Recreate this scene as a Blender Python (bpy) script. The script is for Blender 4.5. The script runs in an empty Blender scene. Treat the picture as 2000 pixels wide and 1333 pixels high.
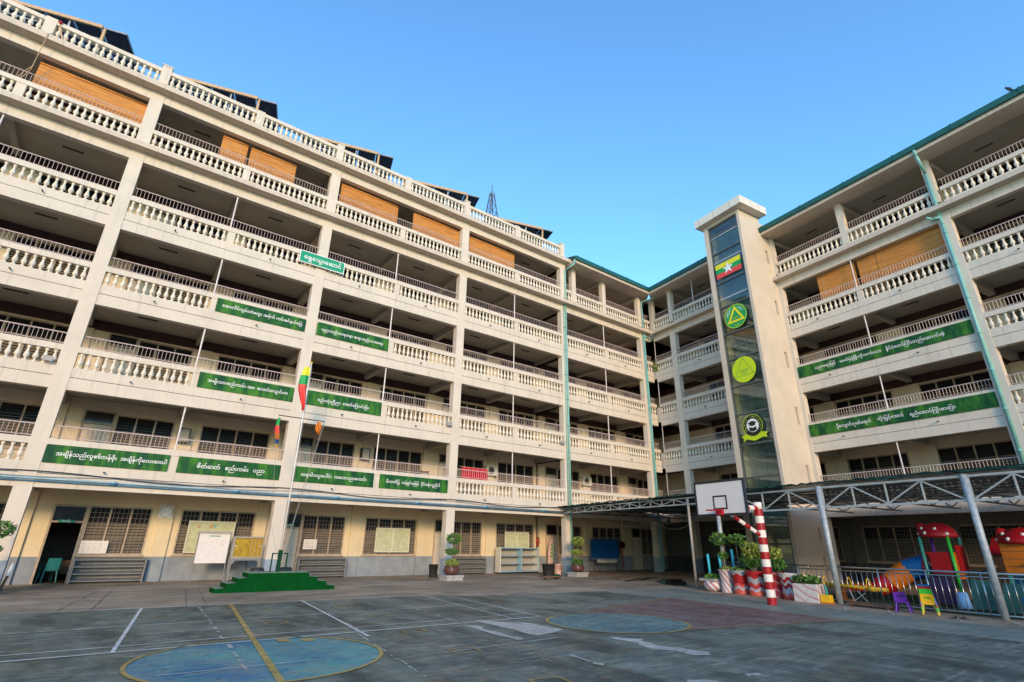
import bpy, math, random
from mathutils import Matrix, Vector
random.seed(7)
R = math.radians
S = bpy.context.scene
COL = S.collection

# ------------------------------------------------------------------ camera
YAW, PITCH, ROLL = 0.6419, 0.3731, 0.0154
fwd = Vector((math.sin(YAW)*math.cos(PITCH), math.cos(YAW)*math.cos(PITCH), math.sin(PITCH)))
rt = Vector((math.cos(YAW), -math.sin(YAW), 0)); up = rt.cross(fwd)
r2 = rt*math.cos(ROLL) + up*math.sin(ROLL); u2 = -rt*math.sin(ROLL) + up*math.cos(ROLL)
cam = bpy.data.objects.new('camera', bpy.data.cameras.new('camera')); COL.objects.link(cam)
cam.matrix_world = Matrix(((r2.x, u2.x, -fwd.x, 0), (r2.y, u2.y, -fwd.y, 0), (r2.z, u2.z, -fwd.z, 1.602), (0, 0, 0, 1)))
cam.data.sensor_width = 36; cam.data.lens = 18.1987; cam.data.clip_start = .05; cam.data.clip_end = 3000
S.camera = cam

# ------------------------------------------------------------------ sky, sun, exposure
SUN_EL, SUN_AZ = R(14), R(208)          # compass style: direction to the sun = (sin az, cos az)
w = bpy.data.worlds.new('World'); S.world = w; w.use_nodes = True
nt = w.node_tree; bg = nt.nodes['Background']
sky = nt.nodes.new('ShaderNodeTexSky'); sky.sky_type = 'NISHITA'; sky.sun_disc = False
sky.sun_elevation = SUN_EL; sky.sun_rotation = SUN_AZ
sky.air_density = 1.3; sky.dust_density = .25; sky.ozone_density = 5.0
tint = nt.nodes.new('ShaderNodeMix'); tint.data_type = 'RGBA'; tint.blend_type = 'MULTIPLY'; tint.inputs[0].default_value = 1; tint.inputs[7].default_value = (.79, .965, 1, 1)   # camera white balance of the clear sky
nt.links.new(sky.outputs[0], tint.inputs[6]); nt.links.new(tint.outputs[2], bg.inputs[0]); bg.inputs[1].default_value = .15
sl = bpy.data.lights.new('sun', 'SUN'); sl.energy = .95; sl.angle = R(11); sl.color = (1, .66, .36)
so = bpy.data.objects.new('sun', sl); COL.objects.link(so); so.location = (-20, -20, 30)
sd = Vector((math.sin(SUN_AZ)*math.cos(SUN_EL), math.cos(SUN_AZ)*math.cos(SUN_EL), math.sin(SUN_EL)))
so.rotation_euler = sd.to_track_quat('Z', 'Y').to_euler()
S.view_settings.view_transform = 'Standard'; S.view_settings.look = 'None'
S.view_settings.exposure = 1.66; S.view_settings.gamma = 1; S.view_settings.use_curve_mapping = False

# ------------------------------------------------------------------ mesh builder
class MB:
    def __init__(s): s.v = []; s.f = []; s.mi = []
    def add(s, v, f, m=0):
        b = len(s.v); s.v += [tuple(p) for p in v]; s.f += [tuple(i+b for i in q) for q in f]; s.mi += [m]*len(f); return s
    def box(s, x0, x1, y0, y1, z0, z1, m=0):
        return s.add([(x0,y0,z0),(x1,y0,z0),(x1,y1,z0),(x0,y1,z0),(x0,y0,z1),(x1,y0,z1),(x1,y1,z1),(x0,y1,z1)],
            [(0,3,2,1),(4,5,6,7),(0,1,5,4),(1,2,6,5),(2,3,7,6),(3,0,4,7)], m)
    def quad(s, a, b, c, d, m=0): return s.add([a,b,c,d], [(0,1,2,3)], m)
    def poly(s, pts, z, m=0): return s.add([(p[0],p[1],z) for p in pts], [tuple(range(len(pts)))], m)
    def tube(s, a, b, r, n=8, m=0, r1=None, cap=True):
        a = Vector(a); b = Vector(b); d = (b-a).normalized(); r1 = r if r1 is None else r1
        t = Vector((0,0,1)) if abs(d.z) < .9 else Vector((1,0,0)); u = d.cross(t).normalized(); v = d.cross(u)
        P = []
        for p, q in ((a, r), (b, r1)):
            for i in range(n):
                g = 2*math.pi*i/n; P.append(p + u*math.cos(g)*q + v*math.sin(g)*q)
        F = [(i, i+n, (i+1) % n+n, (i+1) % n) for i in range(n)]
        if cap: F += [tuple(range(n)), tuple(range(2*n-1, n-1, -1))]
        return s.add(P, F, m)
    def path(s, pts, r, n=6, m=0):
        for a, b in zip(pts[:-1], pts[1:]): s.tube(a, b, r, n, m)
        return s
    def bar(s, a, b, w, h=None, m=0):
        a = Vector(a); b = Vector(b); d = (b-a).normalized(); h = h or w
        t = Vector((0,0,1)) if abs(d.z) < .9 else Vector((0,1,0)); u = d.cross(t).normalized(); v = u.cross(d)
        P = [p + u*x*w/2 + v*y*h/2 for p in (a, b) for x, y in ((-1,-1),(1,-1),(1,1),(-1,1))]
        return s.add(P, [(0,1,2,3),(7,6,5,4),(0,4,5,1),(1,5,6,2),(2,6,7,3),(3,7,4,0)], m)
    def lathe(s, prof, n=12, c=(0,0,0), m=0, cap=True, mfun=None):
        P = [(c[0]+r*math.cos(2*math.pi*i/n), c[1]+r*math.sin(2*math.pi*i/n), c[2]+z) for r, z in prof for i in range(n)]
        b = len(s.v); s.v += P
        for k in range(len(prof)-1):
            for i in range(n):
                s.f.append((b+k*n+i, b+k*n+(i+1) % n, b+(k+1)*n+(i+1) % n, b+(k+1)*n+i)); s.mi.append(mfun(k) if mfun else m)
        if cap:
            s.f.append(tuple(b+i for i in reversed(range(n)))); s.mi.append(m)
            s.f.append(tuple(b+(len(prof)-1)*n+i for i in range(n))); s.mi.append(mfun(len(prof)-2) if mfun else m)
        return s
    def ball(s, c, r, n=10, k=6, m=0, sz=1):
        return s.lathe([(max(r*math.sin(math.pi*i/k), .002), -r*math.cos(math.pi*i/k)*sz) for i in range(k+1)], n, c, m)
    def ring(s, c, r, w, n=48, z=0, m=0):
        for i in range(n):
            a, b = 2*math.pi*i/n, 2*math.pi*(i+1)/n
            s.quad(*[(c[0]+q*math.cos(g), c[1]+q*math.sin(g), z) for q, g in ((r-w/2,a),(r+w/2,a),(r+w/2,b),(r-w/2,b))], m)
        return s
    def mesh(s, name, mats, smooth=False):
        me = bpy.data.meshes.new(name); me.from_pydata(s.v, [], s.f)
        for m in (mats if isinstance(mats, (list, tuple)) else [mats]): me.materials.append(m)
        if any(s.mi): me.polygons.foreach_set('material_index', s.mi)
        if smooth: me.polygons.foreach_set('use_smooth', [True]*len(me.polygons))
        me.update(); return me

def tag(o, label=None, cat=None, group=None, kind=None):
    for k, v in (('label', label), ('category', cat), ('group', group), ('kind', kind)):
        if v: o[k] = v
    return o
def link(name, data, parent=None, mat=None):
    o = bpy.data.objects.new(name, data); COL.objects.link(o)
    if parent: o.parent = parent
    if mat is not None: o.matrix_basis = mat
    return o
def thing(name, label, cat, frame=None, loc=(0,0,0), rz=0, group=None):
    m = (frame or Matrix.Identity(4)) @ Matrix.Translation(loc) @ Matrix.Rotation(rz, 4, 'Z')
    return tag(link(name, None, None, m), label, cat, group)
def solo(name, mb, mats, label, cat, frame=None, loc=(0,0,0), rz=0, group=None, smooth=False):
    m = (frame or Matrix.Identity(4)) @ Matrix.Translation(loc) @ Matrix.Rotation(rz, 4, 'Z')
    return tag(link(name, mb.mesh(name, mats, smooth), None, m), label, cat, group)
def part(name, mb, mats, parent, smooth=False, mat=None, kind=None):
    return tag(link(name, mb.mesh(name, mats, smooth), parent, mat), kind=kind)
def struct(name, mb, mats): return tag(link(name, mb.mesh(name, mats)), kind='structure')
def copy_tree(o, parent=None):
    c = o.copy(); COL.objects.link(c)
    if parent: c.parent = parent
    for ch in o.children: copy_tree(ch, c)
    return c
def T3(x, y, z): return Matrix.Translation((x, y, z))

# ------------------------------------------------------------------ frames of the two wings (x along the facade, y into the building)
YF = 23.7; C0 = Vector((31.444, 23.7, 0)); ANG = -0.1142
TV = Vector((math.sin(ANG), -math.cos(ANG), 0))
FL = T3(0, YF, 0)
FR = Matrix.Translation(C0) @ Matrix.Rotation(math.atan2(TV.y, TV.x), 4, 'Z')

# ------------------------------------------------------------------ materials
def nodes(name):
    m = bpy.data.materials.new(name); m.use_nodes = True
    n = m.node_tree.nodes; return m, n, m.node_tree.links, n['Principled BSDF']
def coords(n, l, scale=(1,1,1), kind='Object'):
    t = n.new('ShaderNodeTexCoord'); mp = n.new('ShaderNodeMapping'); mp.inputs['Scale'].default_value = scale
    l.new(t.outputs[kind], mp.inputs[0]); return mp.outputs[0]
def noise(n, l, vec, sc, det=5, rough=.6):
    t = n.new('ShaderNodeTexNoise'); t.inputs['Scale'].default_value = sc; t.inputs['Detail'].default_value = det
    t.inputs['Roughness'].default_value = rough; l.new(vec, t.inputs['Vector']); return t.outputs[0]
def ramp(n, l, fac, stops, const=False):
    r = n.new('ShaderNodeValToRGB'); e = r.color_ramp.elements
    if const: r.color_ramp.interpolation = 'CONSTANT'
    while len(e) < len(stops): e.new(.5)
    for k, (p, c) in enumerate(stops):
        e[k].position = p; e[k].color = (*c, 1) if len(c) == 3 else c
    l.new(fac, r.inputs[0]); return r.outputs[0]
def mix(n, l, a, b, fac, mode='MIX'):
    x = n.new('ShaderNodeMix'); x.data_type = 'RGBA'; x.blend_type = mode
    for sock, val in ((x.inputs[6], a), (x.inputs[7], b)):
        if isinstance(val, tuple): sock.default_value = (*val, 1)
        else: l.new(val, sock)
    if isinstance(fac, (int, float)): x.inputs[0].default_value = fac
    else: l.new(fac, x.inputs[0])
    return x.outputs[2]
def math_(n, l, op, a, b=0.0):
    x = n.new('ShaderNodeMath'); x.operation = op
    for k, val in enumerate((a, b)):
        if isinstance(val, (int, float)): x.inputs[k].default_value = val
        else: l.new(val, x.inputs[k])
    return x.outputs[0]
def bump(n, l, b, h, st=.2, d=.01):
    x = n.new('ShaderNodeBump'); x.inputs['Strength'].default_value = st; x.inputs['Distance'].default_value = d
    l.new(h, x.inputs['Height']); l.new(x.outputs[0], b.inputs['Normal'])
def sc3(c, k): return tuple(min(1, x*k) for x in c)
def plain(name, c, rough=.5, var=.12, scale=3, metal=0, spec=.4, bmp=.05):
    m, n, l, b = nodes(name)
    v = coords(n, l); f = noise(n, l, v, scale)
    l.new(ramp(n, l, f, [(.3, sc3(c, 1-var)), (.7, sc3(c, 1+var))]), b.inputs['Base Color'])
    b.inputs['Roughness'].default_value = rough; b.inputs['Metallic'].default_value = metal; b.inputs['Specular IOR Level'].default_value = spec
    if bmp: bump(n, l, b, noise(n, l, v, scale*12), bmp, .005)
    return m
def wall_paint(name, top, low=None, zsplit=.9, dirt=.30, streak=True):
    m, n, l, b = nodes(name)
    v = coords(n, l); f = noise(n, l, v, .9, 7)
    col = ramp(n, l, f, [(.3, sc3(top, .90)), (.55, top), (.75, sc3(top, 1.05))])
    if low:
        z = n.new('ShaderNodeSeparateXYZ'); l.new(v, z.inputs[0])
        g = math_(n, l, 'GREATER_THAN', z.outputs[2], zsplit)
        lc = ramp(n, l, noise(n, l, v, 2.5, 6), [(.3, sc3(low, .8)), (.7, sc3(low, 1.12))])
        col = mix(n, l, lc, col, g)
    if streak:
        sv = coords(n, l, (5, 5, .35)); d = noise(n, l, sv, 1.3, 6, .65)
        dm = ramp(n, l, d, [(.53, (0,0,0)), (.64, (1,1,1))])
        d2 = noise(n, l, v, 7, 6, .7); spots = ramp(n, l, d2, [(.60, (0,0,0)), (.72, (1,1,1))])
        col = mix(n, l, col, (.34, .30, .25), math_(n, l, 'MULTIPLY', dm, dirt))
        col = mix(n, l, col, (.38, .33, .27), math_(n, l, 'MULTIPLY', spots, dirt*.7))
    l.new(col, b.inputs['Base Color']); b.inputs['Roughness'].default_value = .75; b.inputs['Specular IOR Level'].default_value = .25
    bump(n, l, b, noise(n, l, v, 30, 6), .12, .01)
    return m
M = {}
CREAM = (.685, .60, .49)
M['paint'] = wall_paint('facade_paint', CREAM)
M['col'] = wall_paint('column_paint', CREAM, (.30, .36, .42), .88, .12)
M['bal'] = wall_paint('baluster_paint', (.79, .71, .58), None, 0, .12)
M['cornice'] = wall_paint('cornice_paint', (.60, .505, .40), None, 0, .40)
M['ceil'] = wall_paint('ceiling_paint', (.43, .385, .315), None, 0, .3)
M['wallg'] = wall_paint('corridor_wall_paint', (.74, .60, .385), (.27, .30, .33), .91, .08)
M['wallu'] = wall_paint('upper_wall_paint', (.74, .61, .43), None, 0, .08)
M['wallu2'] = wall_paint('maroon_shade_band', (.075, .04, .035), None, 0, .05)  # deep corridor shade put into the maroon colour
M['wallr'] = wall_paint('wall_with_painted_shade', (.17, .165, .145), (.08, .08, .08), .91, .15)  # canopy shade put into the wall colour
M['tower'] = wall_paint('tower_paint', (.62, .53, .42), None, 0, .07)
M['joint'] = plain('dark_joint', (.06, .055, .05), .9)
M['wood'] = plain('window_timber', (.42, .33, .24), .6, .25, 6)
M['white'] = plain('white_metal', (.78, .74, .70), .4, .08)
M['rail'] = plain('pink_white_railing', (.58, .45, .41), .4, .1, 8)
M['pole'] = plain('maroon_white_pole', (.70, .62, .60), .4, .12)
M['glass'] = plain('dark_window_glass', (.025, .025, .028), .12, .3, 2, 0, .5, 0)
M['louvre'] = plain('louvre_glass', (.20, .17, .13), .3, .35, 1.2)
M['grille'] = plain('window_grille', (.36, .32, .28), .5, .15)
M['dark'] = plain('dark_room', (.018, .017, .016), .9)
M['doorp'] = plain('cream_door', (.66, .55, .42), .5, .1, 5)
M['teal'] = plain('teal_pipe', (.20, .46, .42), .35, .12, 5)
M['gutter'] = plain('green_gutter', (.012, .10, .085), .4, .2, 5)
M['roofg'] = plain('green_roof', (.02, .13, .10), .5, .2)
M['bluepipe'] = plain('blue_pipe', (.26, .43, .52), .35, .25, 3)
M['cable'] = plain('black_cable', (.035, .03, .03), .7)
M['sky_white'] = plain('lettering_white', (.86, .85, .80), .6, .04)
M['steel'] = plain('stainless_steel', (.45, .46, .46), .25, .1, 6, .9)
M['gsteel'] = plain('galvanised_steel', (.38, .43, .45), .5, .25, 9, .2)
M['truss'] = plain('pale_truss_paint', (.38, .42, .41), .45, .12)
M['trussd'] = plain('dark_truss_paint', (.09, .105, .105), .5, .12)
M['red'] = plain('red_plastic', (.38, .008, .012), .35, .12)
M['orange'] = plain('orange_plastic', (.58, .16, .010), .4, .12)
M['yellow'] = plain('yellow_plastic', (.85, .50, .02), .35, .1)
M['blue'] = plain('blue_plastic', (.008, .10, .32), .35, .12)
M['lblue'] = plain('pale_blue_plastic', (.22, .45, .75), .35, .12)
M['green'] = plain('green_plastic', (.04, .50, .05), .35, .12)
M['purple'] = plain('purple_plastic', (.12, .03, .36), .35, .12)
M['teald'] = plain('teal_plastic', (.05, .30, .26), .4, .12)
M['black'] = plain('black_plastic', (.03, .03, .032), .45, .12)
M['pink'] = plain('pink_plastic', (.72, .48, .42), .45, .1)
M['cyan'] = plain('cyan_pipe', (.05, .48, .62), .35, .12)
M['stripew'] = plain('stripe_white', (.80, .74, .64), .45, .05, 8)
M['striper'] = plain('stripe_red', (.36, .010, .016), .4, .18, 6)
M['concrete'] = plain('pale_concrete', (.40, .39, .37), .85, .2, 5, 0, .2, .2)
M['soil'] = plain('soil', (.06, .04, .03), .95, .3, 9)
M['podium'] = plain('podium_green', (.0006, .062, .010), .8, .2, 4, 0, .08)
M['podtop'] = plain('podium_worn_top', (.20, .25, .19), .75, .3, 6)
M['dgreen'] = plain('dark_green_steel', (.002, .05, .02), .6, .12, 3, 0, .15)
M['board'] = plain('white_board', (.76, .71, .66), .45, .04, 4)
M['paper'] = plain('pinned_paper', (.66, .64, .52), .7, .08, 6)
M['nboard'] = plain('green_notice_cloth', (.50, .53, .34), .8, .15, 5)
M['frame'] = plain('grey_board_frame', (.36, .34, .30), .5, .1)
M['grey'] = plain('grey_timber_paint', (.23, .235, .23), .6, .15, 5)
M['mustard'] = plain('mustard_curtain', (.40, .27, .02), .6, .3, 9)
M['brown'] = plain('brown_timber', (.16, .09, .05), .6, .25, 8)
M['tan'] = plain('bare_timber', (.50, .33, .18), .65, .2, 8)
M['navy'] = plain('solar_cell', (.012, .013, .035), .25, .3, 4, 0, .5, 0)
M['ac'] = plain('air_conditioner_white', (.66, .62, .54), .5, .06)
M['redcloth'] = plain('red_cloth', (.52, .01, .03), .8, .15, 6)
M['table'] = plain('blue_table_top', (.006, .10, .30), .4, .12)
M['pot'] = plain('glazed_brown_pot', (.11, .05, .04), .25, .35, 8)
M['bark'] = plain('bark', (.20, .15, .11), .9, .3, 12)
def leafmat(name, a, b):
    m, n, l, bs = nodes(name); v = coords(n, l)
    l.new(ramp(n, l, noise(n, l, v, 9, 2), [(.35, a), (.65, b)]), bs.inputs['Base Color'])
    bs.inputs['Roughness'].default_value = .5; bs.inputs['Transmission Weight'].default_value = 0
    return m
M['leaf'] = leafmat('green_leaf', (.012, .055, .010), (.13, .30, .04))
M['leafy'] = leafmat('yellow_green_leaf', (.07, .14, .02), (.38, .42, .07))
M['flower'] = leafmat('pink_flower', (.65, .25, .2), (.75, .6, .45))
def blindmat():
    m, n, l, b = nodes('bamboo_blind'); v = coords(n, l, (1.2, 1, 40))
    f = noise(n, l, v, 1.0, 4, .7)
    l.new(ramp(n, l, f, [(.36, (.36, .125, .018)), (.5, (.56, .22, .032)), (.64, (.70, .31, .055))]), b.inputs['Base Color'])
    b.inputs['Roughness'].default_value = .6
    bump(n, l, b, f, .4, .01); return m
M['blind'] = blindmat()
def bannermat():
    m, n, l, b = nodes('green_banner'); v = coords(n, l); sv = coords(n, l, (1.6, 1, .5))
    f = noise(n, l, sv, 1.5, 5, .6)
    l.new(ramp(n, l, f, [(.36, (.005, .055, .026)), (.5, (.016, .105, .022)), (.62, (.055, .20, .022))]), b.inputs['Base Color'])
    b.inputs['Roughness'].default_value = .6; b.inputs['Specular IOR Level'].default_value = .2; bump(n, l, b, noise(n, l, v, 3, 2), .2, .03); return m
M['banner'] = bannermat()
M['signg'] = plain('sign_green', (.008, .30, .15), .5, .06)
def emblem(name, c): return plain(name, c, .5, .04)
M['e_yellow'] = emblem('emblem_yellow', (.80, .72, .02)); M['e_green'] = emblem('emblem_green', (.01, .34, .08))
M['e_red'] = emblem('emblem_red', (.74, .07, .06)); M['e_white'] = emblem('emblem_white', (.84, .84, .84))
M['e_lime'] = emblem('emblem_lime', (.55, .70, .015)); M['e_black'] = emblem('emblem_black', (.012, .02, .015))
def towerglass():
    m, n, l, b = nodes('tower_glass'); b.inputs['Base Color'].default_value = (.55, .68, .62, 1)
    b.inputs['Roughness'].default_value = .03; b.inputs['IOR'].default_value = 1.5
    t = n.new('ShaderNodeBsdfTransparent'); t.inputs[0].default_value = (.72, .80, .76, 1)
    g = n.new('ShaderNodeBsdfGlossy'); g.inputs['Roughness'].default_value = .03; g.inputs['Color'].default_value = (.9, .95, .95, 1)
    fr = n.new('ShaderNodeFresnel'); fr.inputs[0].default_value = 2.0
    x = n.new('ShaderNodeMixShader'); ge = n.new('ShaderNodeNewGeometry'); l.new(math_(n, l, 'MULTIPLY', fr.outputs[0], math_(n, l, 'SUBTRACT', 1.0, ge.outputs['Backfacing'])), x.inputs[0]); l.new(t.outputs[0], x.inputs[1]); l.new(g.outputs[0], x.inputs[2])
    l.new(x.outputs[0], n['Material Output'].inputs[0]); return m
M['tglass'] = towerglass()
def netmat():
    m, n, l, b = nodes('shade_net'); b.inputs['Base Color'].default_value = (.010, .014, .013, 1); b.inputs['Roughness'].default_value = .9
    t = n.new('ShaderNodeBsdfTransparent'); x = n.new('ShaderNodeMixShader')
    f = noise(n, l, coords(n, l), 2.5, 4); l.new(math_(n, l, 'ADD', math_(n, l, 'MULTIPLY', f, .25), .74), x.inputs[0])
    l.new(t.outputs[0], x.inputs[1]); l.new(b.outputs[0], x.inputs[2]); l.new(x.outputs[0], n['Material Output'].inputs[0]); return m
M['net'] = netmat()
M['netedge'] = plain('green_net_edge', (.006, .05, .042), .8, .3, 6)
M['sheet'] = plain('dark_roof_sheet', (.05, .055, .055), .6, .2)
def drummat(name, stops, freq, amp, slant=0.0):
    m, n, l, b = nodes(name); t = n.new('ShaderNodeTexCoord'); z = n.new('ShaderNodeSeparateXYZ'); l.new(t.outputs['Object'], z.inputs[0])
    a = math_(n, l, 'ARCTAN2', z.outputs[1], z.outputs[0])
    s = math_(n, l, 'MULTIPLY', math_(n, l, 'SINE', math_(n, l, 'MULTIPLY', a, freq)), amp)
    h = math_(n, l, 'ADD', z.outputs[2], s)
    if slant: h = math_(n, l, 'FRACT', math_(n, l, 'MULTIPLY', math_(n, l, 'ADD', h, math_(n, l, 'MULTIPLY', a, slant)), 4.0))
    c = ramp(n, l, h, stops, True)
    c = mix(n, l, c, (.2, .15, .12), math_(n, l, 'MULTIPLY', ramp(n, l, noise(n, l, t.outputs['Object'], 9, 6), [(.5, (0,0,0)), (.75, (1,1,1))]), .35))
    l.new(c, b.inputs['Base Color']); b.inputs['Roughness'].default_value = .5; return m
W_, GR_, RD_, CO_ = (.62, .60, .58), (.38, .40, .42), (.42, .008, .012), (.62, .085, .05)

M['deepp'] = plain('dark_purple_panel', (.035, .02, .07), .5, .15)
M['deept'] = plain('dark_teal_panel', (.03, .12, .11), .5, .15)
M['shaft'] = plain('pale_green_shaft', (.50, .47, .38), .7, .12, 2)
M['bluedark'] = plain('dark_blue_pipe', (.03, .14, .24), .4, .2, 3)
M['capw'] = wall_paint('cap_panel_paint', (.72, .66, .56), None, 0, .08)
# ------------------------------------------------------------------ ground and painted court
EX, EY = Vector((.99348, -.11394, 0)), Vector((.11394, .99348, 0))   # court axes: along the play, across it
def groundmat():
    m, n, l, b = nodes('courtyard_concrete'); v = coords(n, l)
    c = ramp(n, l, noise(n, l, v, .35, 8, .65), [(.38, (.25, .18, .117)), (.5, (.36, .265, .175)), (.62, (.48, .355, .245))])
    sv = coords(n, l, (.25, 1.4, 1)); c = mix(n, l, c, (.12, .095, .072), math_(n, l, 'MULTIPLY', ramp(n, l, noise(n, l, sv, 1.1, 7, .7), [(.46, (0,0,0)), (.62, (1,1,1))]), .6))
    c = mix(n, l, c, (.36, .32, .27), math_(n, l, 'MULTIPLY', ramp(n, l, noise(n, l, v, 3.3, 7, .75), [(.52, (0,0,0)), (.64, (1,1,1))]), .5))
    l.new(c, b.inputs['Base Color'])
    l.new(ramp(n, l, noise(n, l, v, 1.2, 5), [(.35, (.55,)*3), (.65, (.85,)*3)]), b.inputs['Roughness']); b.inputs['Specular IOR Level'].default_value = .35
    bump(n, l, b, noise(n, l, v, 40, 6), .25, .01); return m
def paintmat(name, a, bcol, worn, wear=.60, dirt=.5, thin=0):
    m, n, l, b = nodes(name); v = coords(n, l)
    c = ramp(n, l, noise(n, l, v, .45, 8, .65), [(.40, a), (.60, bcol)])
    sv = coords(n, l, (.5, 2.2, 1)); sw = noise(n, l, sv, 2.6, 9, .78); msk = ramp(n, l, noise(n, l, v, .28, 5, .6), [(.40, (.25,)*3), (.60, (1, 1, 1))])
    c = mix(n, l, c, worn, math_(n, l, 'MULTIPLY', ramp(n, l, sw, [(wear-.06, (0,0,0)), (wear+.07, (1,1,1))]), math_(n, l, 'MULTIPLY', msk, .9)))
    fine = noise(n, l, v, 9, 9, .85); c = mix(n, l, c, worn, math_(n, l, 'MULTIPLY', ramp(n, l, fine, [(.51, (0,0,0)), (.62, (1,1,1))]), .6))
    sc = noise(n, l, coords(n, l, (.9, 9, 1)), 1.0, 6, .7); c = mix(n, l, c, worn, math_(n, l, 'MULTIPLY', ramp(n, l, sc, [(.53, (0,0,0)), (.62, (1,1,1))]), .5))
    dk = noise(n, l, coords(n, l, (1.3, .5, 1)), .9, 7, .7); c = mix(n, l, c, sc3(a, .45), math_(n, l, 'MULTIPLY', ramp(n, l, dk, [(.46, (0,0,0)), (.62, (1,1,1))]), dirt))
    l.new(c, b.inputs['Base Color'])
    l.new(ramp(n, l, noise(n, l, v, 1.7, 6), [(.35, (.38,)*3), (.65, (.75,)*3)]), b.inputs['Roughness']); b.inputs['Specular IOR Level'].default_value = .4
    bump(n, l, b, noise(n, l, v, 45, 6), .25, .008)
    if thin:      # paint worn right through to what lies below
        f1 = noise(n, l, coords(n, l, (1, 2.2, 1)), 3.2, 9, .8); f2 = noise(n, l, v, 14, 6, .8)
        a_ = ramp(n, l, math_(n, l, 'ADD', math_(n, l, 'MULTIPLY', f1, .6), math_(n, l, 'MULTIPLY', f2, .4)), [(thin-.035, (1,1,1)), (thin+.035, (0,0,0))])
        t = n.new('ShaderNodeBsdfTransparent'); x = n.new('ShaderNodeMixShader'); l.new(a_, x.inputs[0]); l.new(t.outputs[0], x.inputs[1]); l.new(b.outputs[0], x.inputs[2]); l.new(x.outputs[0], n['Material Output'].inputs[0])
    return m
M['ground'] = groundmat()
M['court'] = paintmat('court_green', (.070, .088, .070), (.150, .172, .132), (.32, .315, .24), .55, .8)
M['courtf'] = paintmat('court_faded', (.155, .185, .155), (.23, .245, .20), (.34, .32, .25), .53, .3)
M['courtr'] = paintmat('court_red', (.17, .075, .07), (.25, .13, .115), (.24, .21, .175), .52, .4, .56)
M['courtb'] = paintmat('court_blue', (.012, .15, .27), (.08, .36, .32), (.30, .31, .22), .53, .25, .58)
M['courtb2'] = paintmat('court_pale_blue', (.05, .16, .19), (.16, .26, .23), (.27, .29, .23), .52, .2, .55)
M['lw'] = paintmat('line_white', (.66, .64, .58), (.82, .79, .72), (.30, .29, .25), .64, .12, .615)
M['ly'] = paintmat('line_yellow', (.46, .29, .06), (.58, .38, .10), (.26, .22, .13), .58, .2, .565)
M['worn'] = paintmat('bare_patch', (.46, .42, .35), (.58, .53, .45), (.34, .31, .26), .60, .2, .56)
g = MB(); g.quad((-400,-400,0), (400,-400,0), (400,400,0), (-400,400,0))
struct('ground', g, M['ground'])
def P2(x, y): return (x, y)
court = struct('court', MB().poly([(-30, 17.6), (-1.2, 16.74), (9.7, 16.4), (10.1, 15.75), (15.6, 14.9), (14.86, 6.2), (14.5, 3.0), (13.5, -20), (-30, -20)], .004), M['court'])
struct('court', MB().poly([(10.1, 15.75), (19.4, 14.6), (18.1, 12.0), (17.4, 7.4), (16.6, 1.0), (14.5, -20), (13.5, -20), (14.5, 3.0), (14.86, 6.2), (15.6, 14.9)], .004), M['courtf'])
mk = MB().poly([(15.79, 12.08), (14.83, 6.28), (10.14, 7.39), (9.5, 8.2), (9.9, 10.4), (11.2, 11.03)][::-1], .008)
struct('court_key', mk, M['courtr'])
def disc(c, r, z, n=56): return MB().poly([(c[0]+r*math.cos(2*math.pi*i/n), c[1]+r*math.sin(2*math.pi*i/n)) for i in range(n)], z)
CC, FC = (2.38, 9.15), (9.72, 8.95)
struct('court_circle', disc(CC, 1.66, .008), M['courtb'])
struct('court_circle', disc(FC, 1.52, .012), M['courtb2'])
ye = MB().ring(CC, 1.69, .06, 64, .016); ye.ring(FC, 1.55, .06, 56, .016)
wh = MB()
def line(mb, a, b, wd, z):
    a = Vector((*a, 0)); b = Vector((*b, 0)); d = (b-a).normalized(); p = Vector((-d.y, d.x, 0))*wd/2
    mb.quad(*[tuple((q+s*p)[:2])+(z,) for q, s in ((a, -1), (b, -1), (b, 1), (a, 1))])
for a, b, wd in [((-8, 16.92), (9.62, 16.46), .045), ((-6, 13.5), (9.2, 13.42), .036), ((-6, 11.12), (8.9, 11.14), .04), ((-6, 10.66), (8.9, 10.53), .06),
        ((1.34, 16.72), (.62, 10.64), .06), ((5.13, 16.71), (4.36, 10.0), .055), ((8.85, 16.5), (8.06, 10.6), .04), ((9.61, 16.51), (8.83, 10.5), .045),
        ((1.0, 8.62), (3.0, 8.52), .025), ((.9, 12.25), (3.6, 12.3), .02), ((5.0, 8.0), (7.2, 8.1), .02), ((17.9, 7.6), (17.1, 7.2), .03), ((18.2, 6.6), (17.2, 6.1), .03), ((18.2, 5.1), (17.3, 4.7), .03), ((18.3, 4.0), (16.6, 3.2), .03)]:
    line(wh, a, b, wd, .016)
line(ye, (3.27, 16.5), (2.05, 6.2), .095, .020)
for a, b in [((10.14, 7.39), (14.83, 6.28)), ((9.9, 10.45), (15.79, 12.08)), ((15.79, 12.08), (14.83, 6.28))]: line(ye, a, b, .035, .016)
def rect(c, sx=.42, sy=.36, wd=.035):
    c = Vector((*c, 0)); q = [c + EX*x*sx/2 + EY*y*sy/2 for x, y in ((-1,-1), (1,-1), (1,1), (-1,1))]
    for i in range(4): line(ye, q[i][:2], q[(i+1) % 4][:2], wd, .020)
for c in [(3.41, 12.48), (5.64, 12.47), (5.33, 10.15), (5.11, 7.96), (4.94, 5.7), (3.67, 14.8), (5.58, 14.59)]: rect(c)
for p in ((2.98, 10.36), (3.34, 10.2)): ye.box(p[0]-.09, p[0]+.09, p[1]-.12, p[1]+.12, .018, .0205)
struct('court_line', wh, M['lw']); struct('court_line', ye, M['ly'])
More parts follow.
